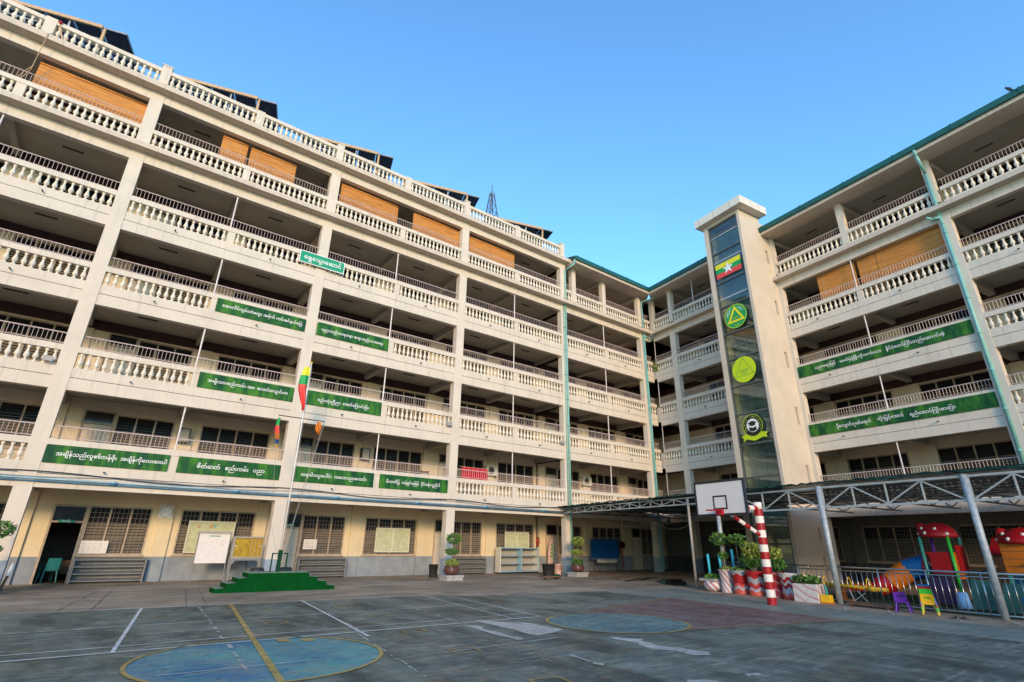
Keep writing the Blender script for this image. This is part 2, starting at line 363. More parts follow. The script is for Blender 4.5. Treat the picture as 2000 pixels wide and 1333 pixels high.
def patch(pts, z=.012, k=3):
    out = []; rnd = random.Random(len(pts)*7+int(pts[0][0]*10))
    for a, b in zip(pts, pts[1:]+pts[:1]):
        for i in range(k):
            t = i/k; j = .05 if i else .02
            out.append((a[0]+(b[0]-a[0])*t+rnd.uniform(-j, j), a[1]+(b[1]-a[1])*t+rnd.uniform(-j, j)))
    m = MB().poly(out, z); struct('bare_patch', m, M['worn'])

patch([(7.14, 10.81), (7.54, 10.2), (7.92, 9.8), (7.92, 9.37), (7.96, 8.78), (7.57, 8.57), (7.04, 8.48), (6.99, 8.72), (7.12, 9.37), (7.08, 10.04)][::-1])
patch([(8.15, 7.67), (8.2, 7.44), (8.48, 7.2), (8.27, 6.96), (8.17, 6.45), (8.32, 6.25), (8.38, 5.89), (8.26, 5.58), (7.94, 5.73), (8.02, 6.13), (7.8, 6.52), (8.07, 6.91), (7.99, 7.38)][::-1])
patch([(6.58, 10.34), (6.78, 9.97), (6.6, 9.53), (6.61, 8.36), (6.42, 8.23), (6.41, 9.07), (6.52, 10.05)][::-1])
patch([(6.34, 6.94), (6.26, 6.36), (6.2, 6.27), (6.26, 6.8)][::-1]); patch([(6.22, 6.22), (6.29, 6.1), (6.17, 6.01), (6.16, 6.14)][::-1], k=1)
patch([(7.45, 4.59), (7.72, 4.49), (7.58, 4.4), (7.31, 4.48)][::-1]); patch([(6.45, 4.85), (6.76, 4.58), (6.58, 4.46), (6.21, 4.64)][::-1])
def streak(a, b, wd, mat, n=14, z=.012, name='worn_streak', gaps=True):
    a = Vector((*a, 0)); b = Vector((*b, 0)); d = (b-a).normalized(); p = Vector((-d.y, d.x, 0)); rnd = random.Random(int(a.x*100+b.y*10))
    n *= 3; L = [a+(b-a)*i/n+p*rnd.uniform(-.02, .02) for i in range(n+1)]; W = [wd*rnd.uniform(.1, .7) for _ in L]
    m = MB()
    for i in range(n):
        if gaps and rnd.random() < .45: continue
        m.quad(*[tuple(v[:2])+(z,) for v in (L[i]-p*W[i], L[i+1]-p*W[i+1], L[i+1]+p*W[i+1], L[i]+p*W[i])])
    struct(name, m, mat)
streak((4.35, 10.6), (3.75, 6.6), .04, M['worn']); streak((2.5, 16.2), (2.0, 8.2), .05, M['worn']); streak((4.7, 12.4), (4.45, 10.4), .05, M['worn'])
streak((7.4, 16.1), (6.7, 10.8), .05, M['worn']); streak((11.3, 14.2), (10.9, 12.6), .05, M['courtf']); streak((6.2, 9.0), (5.7, 6.4), .035, M['worn'])
for a, b, wd in [((.5, 22.6), (-.3, 16.9), .02), ((.1+.75, 22.4), (.35, 16.9), .02), ((2.9, 22.1), (2.3, 16.8), .016), ((3.25, 22.0), (2.75, 16.8), .016), ((-8, 21.0), (6, 20.4), .014), ((9.5, 22.6), (8.9, 17.2), .014), ((10.6, 19.6), (19.2, 18.4), .016), ((14, 21.3), (13.4, 15.6), .012), ((2.2, 22.2), (20.5, 21.4), .012)]:
    streak(a, b, wd, M['joint'], 10, .006, 'slab_joint', False)
M['wet'] = plain('wet_concrete', (.035, .033, .03), .12, .3, 2, 0, .5, .02)
for pts in ([(20.6, 18.3), (22.2, 18.5), (24.6, 19.6), (25.6, 20.2), (23.6, 19.9), (21.3, 19.0)], [(21.1, 15.0), (22.6, 16.4), (25.0, 18.2), (24.2, 19.0), (22.0, 17.6), (20.7, 16.2)], [(20.4, 20.2), (21.7, 19.7), (22.0, 20.0), (20.7, 20.5)], [(19.2, 10.4), (19.6, 11.2), (19.3, 8.3), (18.9, 8.6)]):
    rnd = random.Random(int(pts[0][0]*10)); out = []
    for a, b in zip(pts, pts[1:]+pts[:1]):
        for i in range(3):
            t = i/3; out.append((a[0]+(b[0]-a[0])*t+rnd.uniform(-.12, .12), a[1]+(b[1]-a[1])*t+rnd.uniform(-.12, .12)))
    struct('wet_patch', MB().poly(out, .009), M['wet'])
# ------------------------------------------------------------------ the two wings
BB = [3.127, 6.459, 9.813, 13.142, 16.456, 19.726]       # underside of the edge beam of storey 1..6
LFLOOR = [0.0] + [b+.62 for b in BB]
PROF = [(.070,0),(.070,.045),(.042,.055),(.030,.085),(.046,.115),(.080,.165),(.086,.20),(.078,.25),(.052,.33),(.038,.41),(.033,.455),(.050,.475),(.050,.49),(.040,.495),(.062,.515),(.066,.56)]
ME_BAL = MB().lathe(PROF, 10).mesh('baluster', M['bal'], True)
bal_list = []            # (root, parent part, frame matrix, x, y, z)
CAMP = Vector((0, 0, 1.602))
def balusters(root, par, Fm, B, s0, s1, z, n):
    for i in range(n):
        bal_list.append((root, par, Fm, B, s0+.13+(s1-s0-.26)*i/(n-1) if n > 1 else (s0+s1)/2, .09, z))

def window_parts(root, Fm, x0, x1, d, z0, z1, lights, grille, first_blank=False):
    W = x1-x0; H = z1-z0; fr = MB(); t = .06
    for a, b, c, e in ((0, W, -t, 0), (0, W, H, H+t), (-t, 0, -t, H+t), (W, W+t, -t, H+t)): fr.box(a, b, -.05, .09, c, e)
    lw = (W-t*(lights-1))/lights
    for k in range(1, lights): fr.box(k*(lw+t)-t, k*(lw+t), -.03, .09, 0, H)
    fr.box(-t-.05, W+t+.05, -.09, .02, -t-.06, -t)
    wn = link('window', fr.mesh('window', M['wood']), root, Fm @ T3(x0, d, z0))
    key = (round(lw, 2), round(H, 2))
    if key not in PANE:
        p = MB(); p.box(0, lw, .075, .09, 0, H, 0)
        nb = int(H/.105)
        for i in range(nb):
            z = .02+i*(H-.03)/nb
            p.add([(.02,.0,z),(lw-.02,.0,z),(lw-.02,.055,z+.085),(.02,.055,z+.085),(.02,.006,z),(lw-.02,.006,z),(lw-.02,.061,z+.085),(.02,.061,z+.085)],
                  [(0,1,2,3),(7,6,5,4),(0,4,5,1),(2,6,7,3)], 1 if z < H*.62 else 0)
        PANE[key] = p.mesh('pane', [M['glass'], M['louvre']])
    for k in range(lights): link('pane', PANE[key], wn, T3(k*(lw+t), 0, 0))
    if grille:
        gk = ('g', round(W, 2), round(H, 2))
        if gk not in PANE:
            q = MB(); nv = int(W/.14)
            for i in range(1, nv): q.box(i*W/nv-.004, i*W/nv+.004, -.045, -.037, 0, H)
            for i in range(1, 9): q.box(0, W, -.034, -.026, i*H/9-.004, i*H/9+.004)
            PANE[gk] = q.mesh('grille', M['grille'])
        link('grille', PANE[gk], wn)
    return wn
PANE = {}
def panel_door(root, Fm, x0, x1, d, z0, z1, mat, transom=2.78):
    m = MB(); W = x1-x0; H = z1-z0
    for a, b, c, e in ((-.07, 0, 0, transom-z0+.06), (W, W+.07, 0, transom-z0+.06), (0, W, H, H+.06), (0, W, transom-z0, transom-z0+.06)): m.box(a, b, -.06, .1, c, e)
    dr = link('door', m.mesh('door_frame', M['wood']), root, Fm @ T3(x0, d, z0))
    lf = MB(); lf.box(.01, W-.01, .02, .06, .01, H-.01)
    for c, e in ((.12, .62), (.74, 1.28), (1.40, H-.12)):
        for a, b in ((.10, W/2-.05), (W/2+.05, W-.10)):
            lf.box(a, b, .008, .019, c, e); lf.box(a+.05, b-.05, .0, .0075, c+.05, e-.05)
    part('door_leaf', lf, mat, dr)
    part('transom_pane', MB().box(.0, W, .04, .06, H+.06, transom-z0), M['glass'], dr)
    h = MB(); h.tube((W-.09, -.0, .98), (W-.09, -.06, .98), .012); h.tube((W-.09, -.055, .98), (W-.20, -.055, .98), .011)
    part('handle', h, M['steel'], dr)
    return dr
def wall_with_holes(x0, x1, d0, d1, z0, z1, holes):
    m = MB(); xs = sorted({x0, x1, *[h[0] for h in holes], *[h[1] for h in holes]})
    for a, b in zip(xs[:-1], xs[1:]):
        hs = sorted([h for h in holes if h[0] < (a+b)/2 < h[1]], key=lambda h: h[2]); z = z0
        for h in hs:
            if h[2] > z: m.box(a, b, d0, d1, z, h[2])
            z = h[3]
        if z < z1: m.box(a, b, d0, d1, z, z1)
    return m

def rail_mesh(s0, s1, z, d=.10, ext=28):
    m = MB(); zt = z+.46; zb = z+.075
    m.tube((s0, d, zt), (s1, d, zt), .022, 6); m.tube((s0, d, zb), (s1, d, zb), .014, 5)
    n = max(2, round((s1-s0)/.131))
    for i in range(1, n):
        x = s0+(s1-s0)*i/n; m.tube((x, d, z if i % ext == ext//2 else zb), (x, d, zt), .0085, 4, cap=False)
    return m

def facade_bay(root, Fm, s0, s1, n, mid=True, banner=(), nb=15, rail=True, pole=True, wide_post=False):
    """one bay of storey n: edge beam, groove, balustrade (> baluster), railing, pole"""
    B = BB[n-1]
    if n < 5:
        b = MB(); b.box(s0, s1, 0, .28, B, B+.445); part('edge_beam', b, M['paint'], root, mat=Fm)
        part('groove', MB().box(s0, s1, .03, .26, B+.445, B+.467), M['joint'], root, mat=Fm)
        zb, zt, zr, zbase = B+.83, B+1.39, B+1.61, B+.467
    else:
        b = MB(); b.box(s0, s1, 0, .28, B, B+.455); part('edge_beam', b, M['paint'], root, mat=Fm)
        zb, zt, zr, zbase = B+1.005, B+1.565, B+1.76, B+.68
    m = MB(); m.box(s0, s1, 0, .19, zbase, zb); part('top_rail', MB().box(s0, s1, -.022, .21, zt+.001, zr), M['paint'], root, mat=Fm)
    mids = [(s0+s1)/2-.15, (s0+s1)/2+.15] if mid else []
    spans = [(s0, mids[0]), (mids[1], s1)] if mid else [(s0, s1)]
    if mid: m.box(mids[0], mids[1], .0, .18, zb, zt)
    for k, (a, c) in enumerate(spans):
        if k in banner: m.box(a, c, .03, .16, zb, zt)
    bp = part('balustrade', m, M['paint'], root, mat=Fm)
    for k, (a, c) in enumerate(spans):
        if k not in banner: balusters(root, bp, Fm, B, a, c, zb, max(2, round(nb*(c-a)/3.67)))
    if rail:
        part('metal_railing', rail_mesh(s0, s1, zr), M['rail'], root, mat=Fm)
        if pole and n < 5 or pole == 2:
            top = BB[n] if n < 5 else 20.0
            xm = (s0+s1)/2-.10; part('railing_pole', MB().tube((xm, .10, zr), (xm, .10, top), .033, 8), M['pole'], root, mat=Fm)
ID = Matrix.Identity(4)

def corridor(root, Fm, s0, s1, colc, wallm0, wallmu, mods, levels=6, dw=3.0, doors=True, ground=True, top=True):
    """floors, cross beams, corridor walls with windows and doors between s0 and s1"""
    for n in range(1, levels+1):
        B = BB[n-1]; sl = MB(); sl.box(s0, s1, .28, 9.5, B+.37, B+.615)
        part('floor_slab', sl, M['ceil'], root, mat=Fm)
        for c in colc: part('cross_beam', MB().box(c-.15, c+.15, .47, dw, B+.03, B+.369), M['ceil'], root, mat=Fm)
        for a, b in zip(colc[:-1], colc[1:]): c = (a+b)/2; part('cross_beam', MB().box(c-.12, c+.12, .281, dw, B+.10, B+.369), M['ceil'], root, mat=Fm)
        for c in colc[:-1]:
            for o in (1.95, 5.9): part('ceiling_light', MB().box(c+o-.35, c+o+.35, 1.45, 1.53, B+.335, B+.369), M['joint'], root, mat=Fm)
    for n in range(0, levels):
        if n == 0 and not ground: continue
        z0 = LFLOOR[n]; z1 = BB[n]+.369 if n < 6 else z0+2.6
        if n >= 2:
            part('upper_shade_band', MB().box(s0, s1, dw-.02, dw+.2, z0+2.67, z1), M['wallu2'], root, mat=Fm); z1 = z0+2.669  # band above the windows, corridor shade painted in
        holes = []; todo = []
        if n <= 5:
            for c in colc:
                for kind, a, b in mods:
                    x0, x1 = c+a, c+b
                    if x0 < s0+.1 or x1 > s1-.05: continue
                    ztop = 2.75 if n == 0 else 2.6
                    if kind == 'door':
                        holes.append((x0, x1, z0, z0+ztop)); todo.append((kind, x0, x1, z0, z0+ztop, c))
                    else:
                        zs = .97 if n == 0 else .92
                        holes.append((x0, x1, z0+zs, z0+ztop)); todo.append((kind, x0, x1, z0+zs, z0+ztop, c))
        part('corridor_wall', wall_with_holes(s0, s1, dw, dw+.2, z0, z1, holes), wallm0 if n == 0 else wallmu, root, mat=Fm)
        if n <= 2:
            for c in colc:
                for o, hw_, dp_ in ((4.45, .26, .09), (0, .25, .12)):
                    if s0 < c+o < s1-.3: part('wall_pilaster', MB().box(c+o-hw_, c+o+hw_, dw-dp_, dw, z0, z1), wallm0 if n == 0 else wallmu, root, mat=Fm)
        for kind, x0, x1, a, b, c in todo:
            if kind == 'door':
                if n == 0 and abs(c+2.23) < .1 and root.name == 'school_building': continue
                panel_door(root, Fm, x0+.07, x1-.07, dw+.02, a, a+2.12, M['doorp'], b)
            else:
                window_parts(root, Fm, x0+.06, x1-.06, dw+.04, a+.06, b-.06, int(kind[1]), n == 0)

# ---- the long wing on the left
CL = [-10.35, -2.23, 5.881, 14.023, 22.07]; HW = .24
bldA = thing('school_building', 'long six-storey cream school wing with solar panels and a balustrade on its roof', 'school building', FL)
MODS = [('door', .78, 1.84), ('w3', 1.86, 3.94), ('w4', 4.96, 7.87)]
for c in CL:
    m = MB(); m.box(c-HW, c+HW, -.025, .36, 0, 20.17); part('column', m, M['col'], bldA)
BAN = {(1, 1): (0, 1), (2, 1): (0, 1), (1, 2): (1,), (2, 2): (0,), (1, 3): (1,), (2, 3): (0,)}
for k in range(4):
    for n in range(1, 6):
        facade_bay(bldA, ID, CL[k]+HW, CL[k+1]-HW, n, banner=BAN.get((k, n), ()))
corridor(bldA, ID, CL[0], CL[-1], CL, M['wallg'], M['wallu'], MODS)
# top edge beam, cornices, parapet
for c0, c1 in zip(CL[:-1], CL[1:]):
    part('edge_beam', MB().box(c0+HW, c1-HW, 0, .28, 19.726, 20.17), M['paint'], bldA)
part('cornice', MB().box(CL[0]-.3, 22.50, -.45, .28, 16.913, 17.135), M['cornice'], bldA)
part('cornice', MB().box(CL[0]-.3, 22.50, -.45, .28, 20.17, 20.43), M['cornice'], bldA)
pm = MB(); pm.box(CL[0], 22.31, 0, .22, 20.431, 20.80); pm.box(CL[0], 22.31, -.03, .24, 21.36, 21.55)
par = part('parapet', pm, M['paint'], bldA)
posts = []
for k, c in enumerate(CL): posts += [c] + ([(CL[k]+CL[k+1])/2] if k < 4 else [])
for k, c in enumerate(posts):
    h = 21.74 if k % 2 == 0 else 21.60; pp = MB()
    pp.box(c-.18, c+.18, -.05, .26, 20.431, h)
    if k % 2 == 0: pp.box(c-.21, c+.21, -.08, .29, h, h+.05)
    part('parapet_post', pp, M['paint'], bldA)
for a, b in zip(posts[:-1], posts[1:]): balusters(bldA, par, ID, BB[5], a+.18, b-.18, 20.80, 15)
part('roof_deck', MB().box(CL[0], 22.31, .281, 10, 20.35, 20.6), M['concrete'], bldA)
part('rear_block', MB().box(CL[0], 22.31, 6.2, 10, 0, 20.3), M['paint'], bldA)  # unseen rear of the wing, put in to block light
# open classroom behind the first door
rm = MB(); rm.quad((-2.2, 3.2, .003), (3, 3.2, .003), (3, 6.1, .003), (-2.2, 6.1, .003)); rm.quad((-2.2, 6.1, 0), (3, 6.1, 0), (3, 6.1, 3.4), (-2.2, 6.1, 3.4)); rm.quad((-2.2, 3.2, 0), (-2.2, 6.1, 0), (-2.2, 6.1, 3.4), (-2.2, 3.2, 3.4)); rm.quad((3, 3.2, 0), (3, 6.1, 0), (3, 6.1, 3.4), (3, 3.2, 3.4))
part('classroom', rm, M['brown'], bldA)
dm = MB()
for a, b, c, e in ((-.07, 0, 0, 2.74), (.92, .99, 0, 2.74), (0, .92, 2.10, 2.17), (0, .92, 2.68, 2.74)): dm.box(a, b, -.06, .1, c, e)
dr = link('door', dm.mesh('door_frame', M['wood']), bldA, T3(-1.38, 3.02, 0))
part('transom_pane', MB().box(0, .92, .04, .06, 2.17, 2.68), M['glass'], dr)

# ---- the lower wing with the green eaves: a link bay in the left facade, then the right facade
bldB = thing('school_building', 'six-storey cream school wing under a green-edged roof, behind the lift tower', 'school building', FR)
LK = FR.inverted() @ FL
E_ = 30.235
part('column', MB().box(E_-HW, E_+HW, -.025, .36, 0, 16.92), M['col'], bldB, mat=LK)
for n in range(1, 6):
    facade_bay(bldB, LK, 22.31, E_-HW, n, mid=True, pole=True)
    facade_bay(bldB, LK, E_+HW, 31.30, n, mid=False, pole=False)
corridor(bldB, LK, 22.31, 31.44+5.5, [22.07, E_], M['wallg'], M['wallu'], MODS)
CR = [2.088, 10.72, 19.418, 28.1]
for c in CR: part('column', MB().box(c-HW, c+HW, -.025, .36, 0, 16.92), M['col'], bldB)
for n in range(1, 6):
    facade_bay(bldB, ID, .19, CR[0]-HW, n, mid=False, pole=False)
    part('railing_pole', MB().tube((.12, .12, BB[n-1]+1.61), (.12, .12, BB[n] if n < 5 else 20), .03, 8), M['pole'], bldB)
    part('corner_post', MB().box(-.16, .19, .0, .2, BB[n-1]+.3, BB[n-1]+1.4), M['paint'], bldB)
    for k in range(3):
        facade_bay(bldB, ID, CR[k]+HW, CR[k+1]-HW, n, banner=(0, 1) if k == 1 and n in (2, 3) else (), nb=14)
MODR = [('w4', .30, 3.4), ('w4', 4.65, 7.7)]
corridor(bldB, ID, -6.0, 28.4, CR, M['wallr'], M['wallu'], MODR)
for n in range(0): pass
# cornice of the fifth floor, slender posts, eaves and gutter
part('cornice', MB().box(22.51, 31.44-.452, -.45, .28, 16.913, 17.135), M['cornice'], bldB, mat=LK)
part('cornice', MB().box(.40, 28.4, -.45, .28, 16.913, 17.135), M['cornice'], bldB)
for s in (23.12, 26.18, 30.17): part('slender_post', MB().box(s-.18, s+.18, -.02, .3, 17.46, 20.05), M['paint'], bldB, mat=LK)
for s in (.12, 2.12, 6.4, 10.72, 15.05, 19.36, 23.7, 28.1): part('slender_post', MB().box(s-.17, s+.17, -.02, .3, 17.46, 20.05), M['paint'], bldB)
part('railing_pole', MB().tube((4.28, .1, 18.2), (4.28, .1, 20.05), .035, 8), M['pole'], bldB)
def eave(Fm, a, b, fa, fb):
    m = MB(); m.add([(a, .3, 20.05), (b, .3, 20.05), (fb, -.86, 20.05), (fa, -.86, 20.05), (a, .3, 20.15), (b, .3, 20.15), (fb, -.86, 20.24), (fa, -.86, 20.24)], [(0,1,2,3),(7,6,5,4),(3,2,6,7),(0,3,7,4),(1,5,6,2)])
    part('eave_soffit', m, M['cornice'], bldB, mat=Fm)
    g_ = MB(); g_.add([(fa, -.861, 20.245), (fb, -.861, 20.245), (fb, -.99, 20.245), (fa, -.99, 20.245), (fa, -.861, 20.52), (fb, -.861, 20.52), (fb, -1.02, 20.52), (fa, -1.02, 20.52)], [(0,1,2,3),(4,7,6,5),(3,2,6,7),(0,4,5,1),(0,3,7,4),(1,5,6,2)])
    n = max(2, int(abs(fb-fa)/2.4))
    for i in range(1, n): x = fa+(fb-fa)*i/n; g_.box(x-.03, x+.03, -1.035, -.85, 20.24, 20.55)
    part('gutter', g_, M['gutter'], bldB, mat=Fm)
    r_ = MB(); r_.add([(fa, -.9, 20.53), (fb, -.9, 20.53), (b, 7, 22.6), (a, 7, 22.6), (fa, -.9, 20.50), (fb, -.9, 20.50), (b, 7, 22.55), (a, 7, 22.55)], [(0,1,2,3),(7,6,5,4),(0,4,5,1)])
    part('roof', r_, M['roofg'], bldB, mat=Fm)
eave(LK, 22.45, 31.44, 22.45, 31.44-.95); eave(ID, 0, 28.6, .95, 28.6)
part('rear_block', MB().box(22.4, 38, 6.4, 9.9, 0, 20), M['paint'], bldB, mat=LK)  # unseen box behind the link bay, added to block light
part('rear_block', MB().box(4.0, 28.4, 6.4, 9.9, 0, 20), M['paint'], bldB)  # unseen box behind the right facade, added to block light
part('end_pier', MB().box(22.33, 22.9, .0, .1, 17.14, 17.3), M['paint'], bldB, mat=LK)

# ---- balusters: the 300 largest of each wing singly, the rest joined
for root in (bldA, bldB):
    L = []
    for r_, par_, Fm, B, x, y, z in bal_list:
        if r_ is not root: continue
        p = root.matrix_basis @ Fm @ Vector((x, y, z+.28)); v = p-CAMP
        q = Vector((v.dot(r2), v.dot(u2), v.dot(fwd))); vis = q.z > 1 and abs(q.x/q.z)*1011 < 1010 and abs(q.y/q.z)*1011 < 675
        if vis and root is bldB and Fm is ID and 3.4 < x < 10.4: vis = False
        L.append((0 if vis else 1, q.z if q.z > 0 else 999, par_, Fm, x, y, z))
    L.sort(key=lambda t: (t[0], t[1]))
    for t in L[:300]: link('baluster', ME_BAL, t[2], T3(*t[4:]))
    rest = MB()
    V = [v.co.copy() for v in ME_BAL.vertices]; Fc = [tuple(p.vertices) for p in ME_BAL.polygons]
    for t in L[300:]:
        if t[0] and t[1] > 45: continue
        mt = t[3] @ T3(*t[4:]); rest.add([mt @ v for v in V], Fc)
    if rest.v: part('baluster', rest, M['bal'], root, True, kind='stuff')
# ------------------------------------------------------------------ lift tower
tw = thing('lift_tower', 'tall cream lift tower with a glass front and a white panelled cap', 'lift tower', FR, (8.07, -2.79, 0))
LT = T3(-8.07, 2.79, 0)      # write tower parts in wing coordinates
def tp(name, mb, mats, sm=False): return part(name, mb, mats, tw, sm, LT)
m = MB(); m.box(8.07, 8.40, -2.79, -2.55, 0, 21.38); m.box(10.58, 10.758, -2.79, -2.55, 0, 21.38); m.box(8.40, 10.58, -2.79, -2.55, 21.15, 21.38)
tp('front_pier', m, M['tower'])
m = MB(); m.box(10.56, 10.76, -2.549, -.78, 0, 21.36); m.box(10.56, 10.745, -.765, -.64, 0, 21.0); m.box(10.56, 10.745, -.42, .5, 0, 20.0)
zs = [(-.1, 1.2), (1.9, 2.6), (4.75, 5.75), (7.95, 8.95), (11.25, 12.25), (14.6, 15.55), (18.1, 19.05)]
for a, b in zip(zs[:-1], zs[1:]): m.box(10.56, 10.745, -.64, -.42, a[1], b[0])
m.box(10.56, 10.745, -.64, -.42, 19.05, 21.0); m.box(10.56, 10.60, -.64, -.42, 0, 19.05)
tp('side_wall', m, M['tower'])
m = MB(); m.box(8.07, 8.27, -2.549, .5, 0, 21.36); tp('shaft_wall', m, M['tower']); tp('shaft_back', MB().box(8.271, 10.559, -1.75, -1.6, 0, 21.3), M['shaft'])
mz = [0.5, 1.78, 3.46, 5.13, 6.90, 8.62, 10.26, 11.93, 13.56, 15.33, 17.0, 19.12, 20.42, 21.15]
m = MB()
for a in (8.402, 10.51): m.box(a, a+.068, -2.77, -2.6, 0, 21.149)
for z in mz[:-1]: m.box(8.47, 10.51, -2.765, -2.62, z-.045, z+.045)
tp('mullion', m, M['trussd'])
for z in (18.50, 15.9, 20.3): tp('glazing_bar', MB().box(8.47, 10.51, -2.72, -2.66, z-.04, z+.04), M['gsteel'])
for a, b in zip(mz[:-1], mz[1:]): tp('glass_pane', MB().box(8.47, 10.51, -2.70, -2.69, a+.045, b-.045), M['tglass'])
m = MB()
for z in BB: m.box(8.28, 10.55, -1.9, -1.76, z-.2, z+.25); m.box(8.9, 10.55, -1.86, -1.76, z+1.15, z+1.3); m.box(10.45, 10.55, -2.5, -1.91, z-.1, z+.05)
for x in (8.75, 9.35): m.box(x-.03, x+.03, -2.0, -1.92, 0, 21)
tp('guide_rail', m, M['gsteel'])
m = MB(); x0, x1, y0, y1 = 7.78, 11.28, -3.22, -.62
m.box(x0, x1, y0, y1, 21.385, 21.92); tp('cap', m, M['capw'])
m = MB()
for x in (x0+.35, x0+1.5, x1-.75): m.box(x-.012, x+.012, y0-.004, y0+.3, 21.38, 21.925)
for y in (y0+.25, y0+1.05, y0+1.8): m.box(x1-.3, x1+.004, y-.012, y+.012, 21.38, 21.925)
m.box(x0+1.49, x0+1.51, y0, y1, 21.381, 21.384); tp('panel_joint', m, M['frame'])
# ---- emblems stuck on the glass
DF = -2.84
def txtmesh(body, bold=.012):
    c = bpy.data.curves.new('t', 'FONT'); c.body = body; c.offset = bold; c.resolution_u = 2; c.fill_mode = 'FRONT'
    o = bpy.data.objects.new('t', c); COL.objects.link(o); bpy.context.view_layer.update()
    me = bpy.data.meshes.new_from_object(o.evaluated_get(bpy.context.evaluated_depsgraph_get()))
    bpy.data.objects.remove(o); bpy.data.curves.remove(c); return me
def lettering(parent, body, x0, x1, zc, y, mat, name='lettering', h=None, Fm=None, bold=.012):
    me = txtmesh(body, bold); V = [v.co for v in me.vertices]
    a, b = min(v.x for v in V), max(v.x for v in V); c, d = min(v.y for v in V), max(v.y for v in V)
    k = (x1-x0)/(b-a); kz = h/(d-c) if h else k
    for v in me.vertices: v.co = Vector((x0+(v.co.x-a)*k, y, zc+(v.co.y-(c+d)/2)*kz))
    me.materials.clear(); me.materials.append(mat); me.name = name
    return link(name, me, parent, Fm)
def arctext(parent, body, cx, cz, r, a0, a1, y, size, mat):
    """short marks set along an arc"""
    n = len(body)
    for i, ch in enumerate(body):
        if ch == ' ': continue
        me = txtmesh(ch, .02); g_ = a0+(a1-a0)*i/max(1, n-1)
        V = [v.co.copy() for v in me.vertices]; mx = (min(v.x for v in V)+max(v.x for v in V))/2 if V else 0
        ro = g_-math.pi/2
        for v in me.vertices:
            X, Y = (v.co.x-mx)*size, (v.co.y-.25)*size
            v.co = Vector((cx+r*math.cos(g_)+X*math.cos(ro)-Y*math.sin(ro), y, cz+r*math.sin(g_)+X*math.sin(ro)+Y*math.cos(ro)))
        me.materials.clear(); me.materials.append(mat); link('lettering', me, parent)
def vdisc(c, r, y, n=48, th=.012):
    m = MB(); p = [(c[0]+r*math.cos(2*math.pi*i/n), c[1]+r*math.sin(2*math.pi*i/n)) for i in range(n)]
    m.add([(a, y, b) for a, b in p], [tuple(range(n))]); m.add([(a, y, b) for a, b in p]+[(a, y+th, b) for a, b in p], [(i, (i+1) % n, (i+1) % n+n, i+n) for i in range(n)]); return m
def vpoly(pts, y): return MB().add([(a, y, b) for a, b in pts], [tuple(range(len(pts)))])
def vring(c, r, wd, y, n=48):
    m = MB()
    for i in range(n):
        a, b = 2*math.pi*i/n, 2*math.pi*(i+1)/n
        m.quad(*[(c[0]+q*math.cos(g_), y, c[1]+q*math.sin(g_)) for q, g_ in ((r-wd/2, a), (r+wd/2, a), (r+wd/2, b), (r-wd/2, b))])
    return m
fl = thing('flag_sticker', 'yellow, green and red flag with a white star on the lift tower glass', 'flag', FR)
for k, mm in enumerate(('e_yellow', 'e_green', 'e_red')): part('stripe', MB().box(8.61, 10.40, DF, DF+.02, 18.24-.32*(k+1), 18.24-.32*k), M[mm], fl)
st = [(9.5+(.40 if i % 2 == 0 else .155)*math.sin(math.pi*i/5), 17.74+(.40 if i % 2 == 0 else .155)*math.cos(math.pi*i/5)) for i in range(10)]
part('star', vpoly(st, DF-.006), M['e_white'], fl)
em = thing('round_sign', 'green round emblem with a thick yellow triangle on the lift tower', 'emblem', FR)
c = (9.5, 14.46); part('disc', vdisc(c, .76, DF), M['e_green'], em); part('rim', vring(c, .73, .035, DF-.004), M['e_lime'], em)
def tri(c, r, dz=0): return [(c[0]+r*math.sin(g_), c[1]+dz+r*math.cos(g_)) for g_ in (0, 2*math.pi/3, 4*math.pi/3)]
t0, t1 = tri(c, .70, -.02), tri(c, .44, -.02); m = MB()
for i in range(3): m.quad(*[(p[0], DF-.005, p[1]) for p in (t0[i], t0[(i+1) % 3], t1[(i+1) % 3], t1[i])])
part('triangle', m, M['e_yellow'], em)
lettering(em, 'စည်းကမ်း', 9.30, 9.70, 14.36, DF-.006, M['e_yellow'])
arctext(em, 'အခြေခံ', 9.5, 14.46, .56, R(165), R(112), DF-.006, .15, M['e_white']); arctext(em, 'ပညာ', 9.5, 14.46, .56, R(62), R(25), DF-.006, .15, M['e_white'])
lettering(em, 'ကျောင်း', 9.34, 9.66, 13.88, DF-.006, M['e_yellow'])
em = thing('round_sign', 'lime yellow round emblem with a thin green triangle on the lift tower', 'emblem', FR)
c = (9.5, 11.11); part('disc', vdisc(c, .76, DF), M['e_lime'], em)
t0, t1 = tri(c, .73), tri(c, .675); m = MB()
for i in range(3): m.quad(*[(p[0], DF-.005, p[1]) for p in (t0[i], t0[(i+1) % 3], t1[(i+1) % 3], t1[i])])
part('triangle', m, M['e_green'], em); lettering(em, 'ပညာ', 9.22, 9.78, 10.98, DF-.006, M['e_green'])
em = thing('round_sign', 'black and white school crest with a graduation cap and lime ribbon on the lift tower', 'emblem', FR)
c = (9.5, 7.86); part('ribbon', vpoly([(8.72, 7.33), (8.98, 7.45), (9.5, 7.25), (10.02, 7.45), (10.34, 7.38), (10.2, 7.26), (10.3, 7.12), (10.0, 7.16), (9.5, 7.02), (9.0, 7.16), (8.80, 7.02), (8.86, 7.2)][::-1], DF+.002), M['e_lime'], em)
part('disc', vdisc(c, .62, DF-.004), M['e_black'], em); part('rim', vring(c, .60, .03, DF-.008), M['e_lime'], em)
part('inner_disc', vdisc(c, .37, DF-.008), M['e_white'], em)
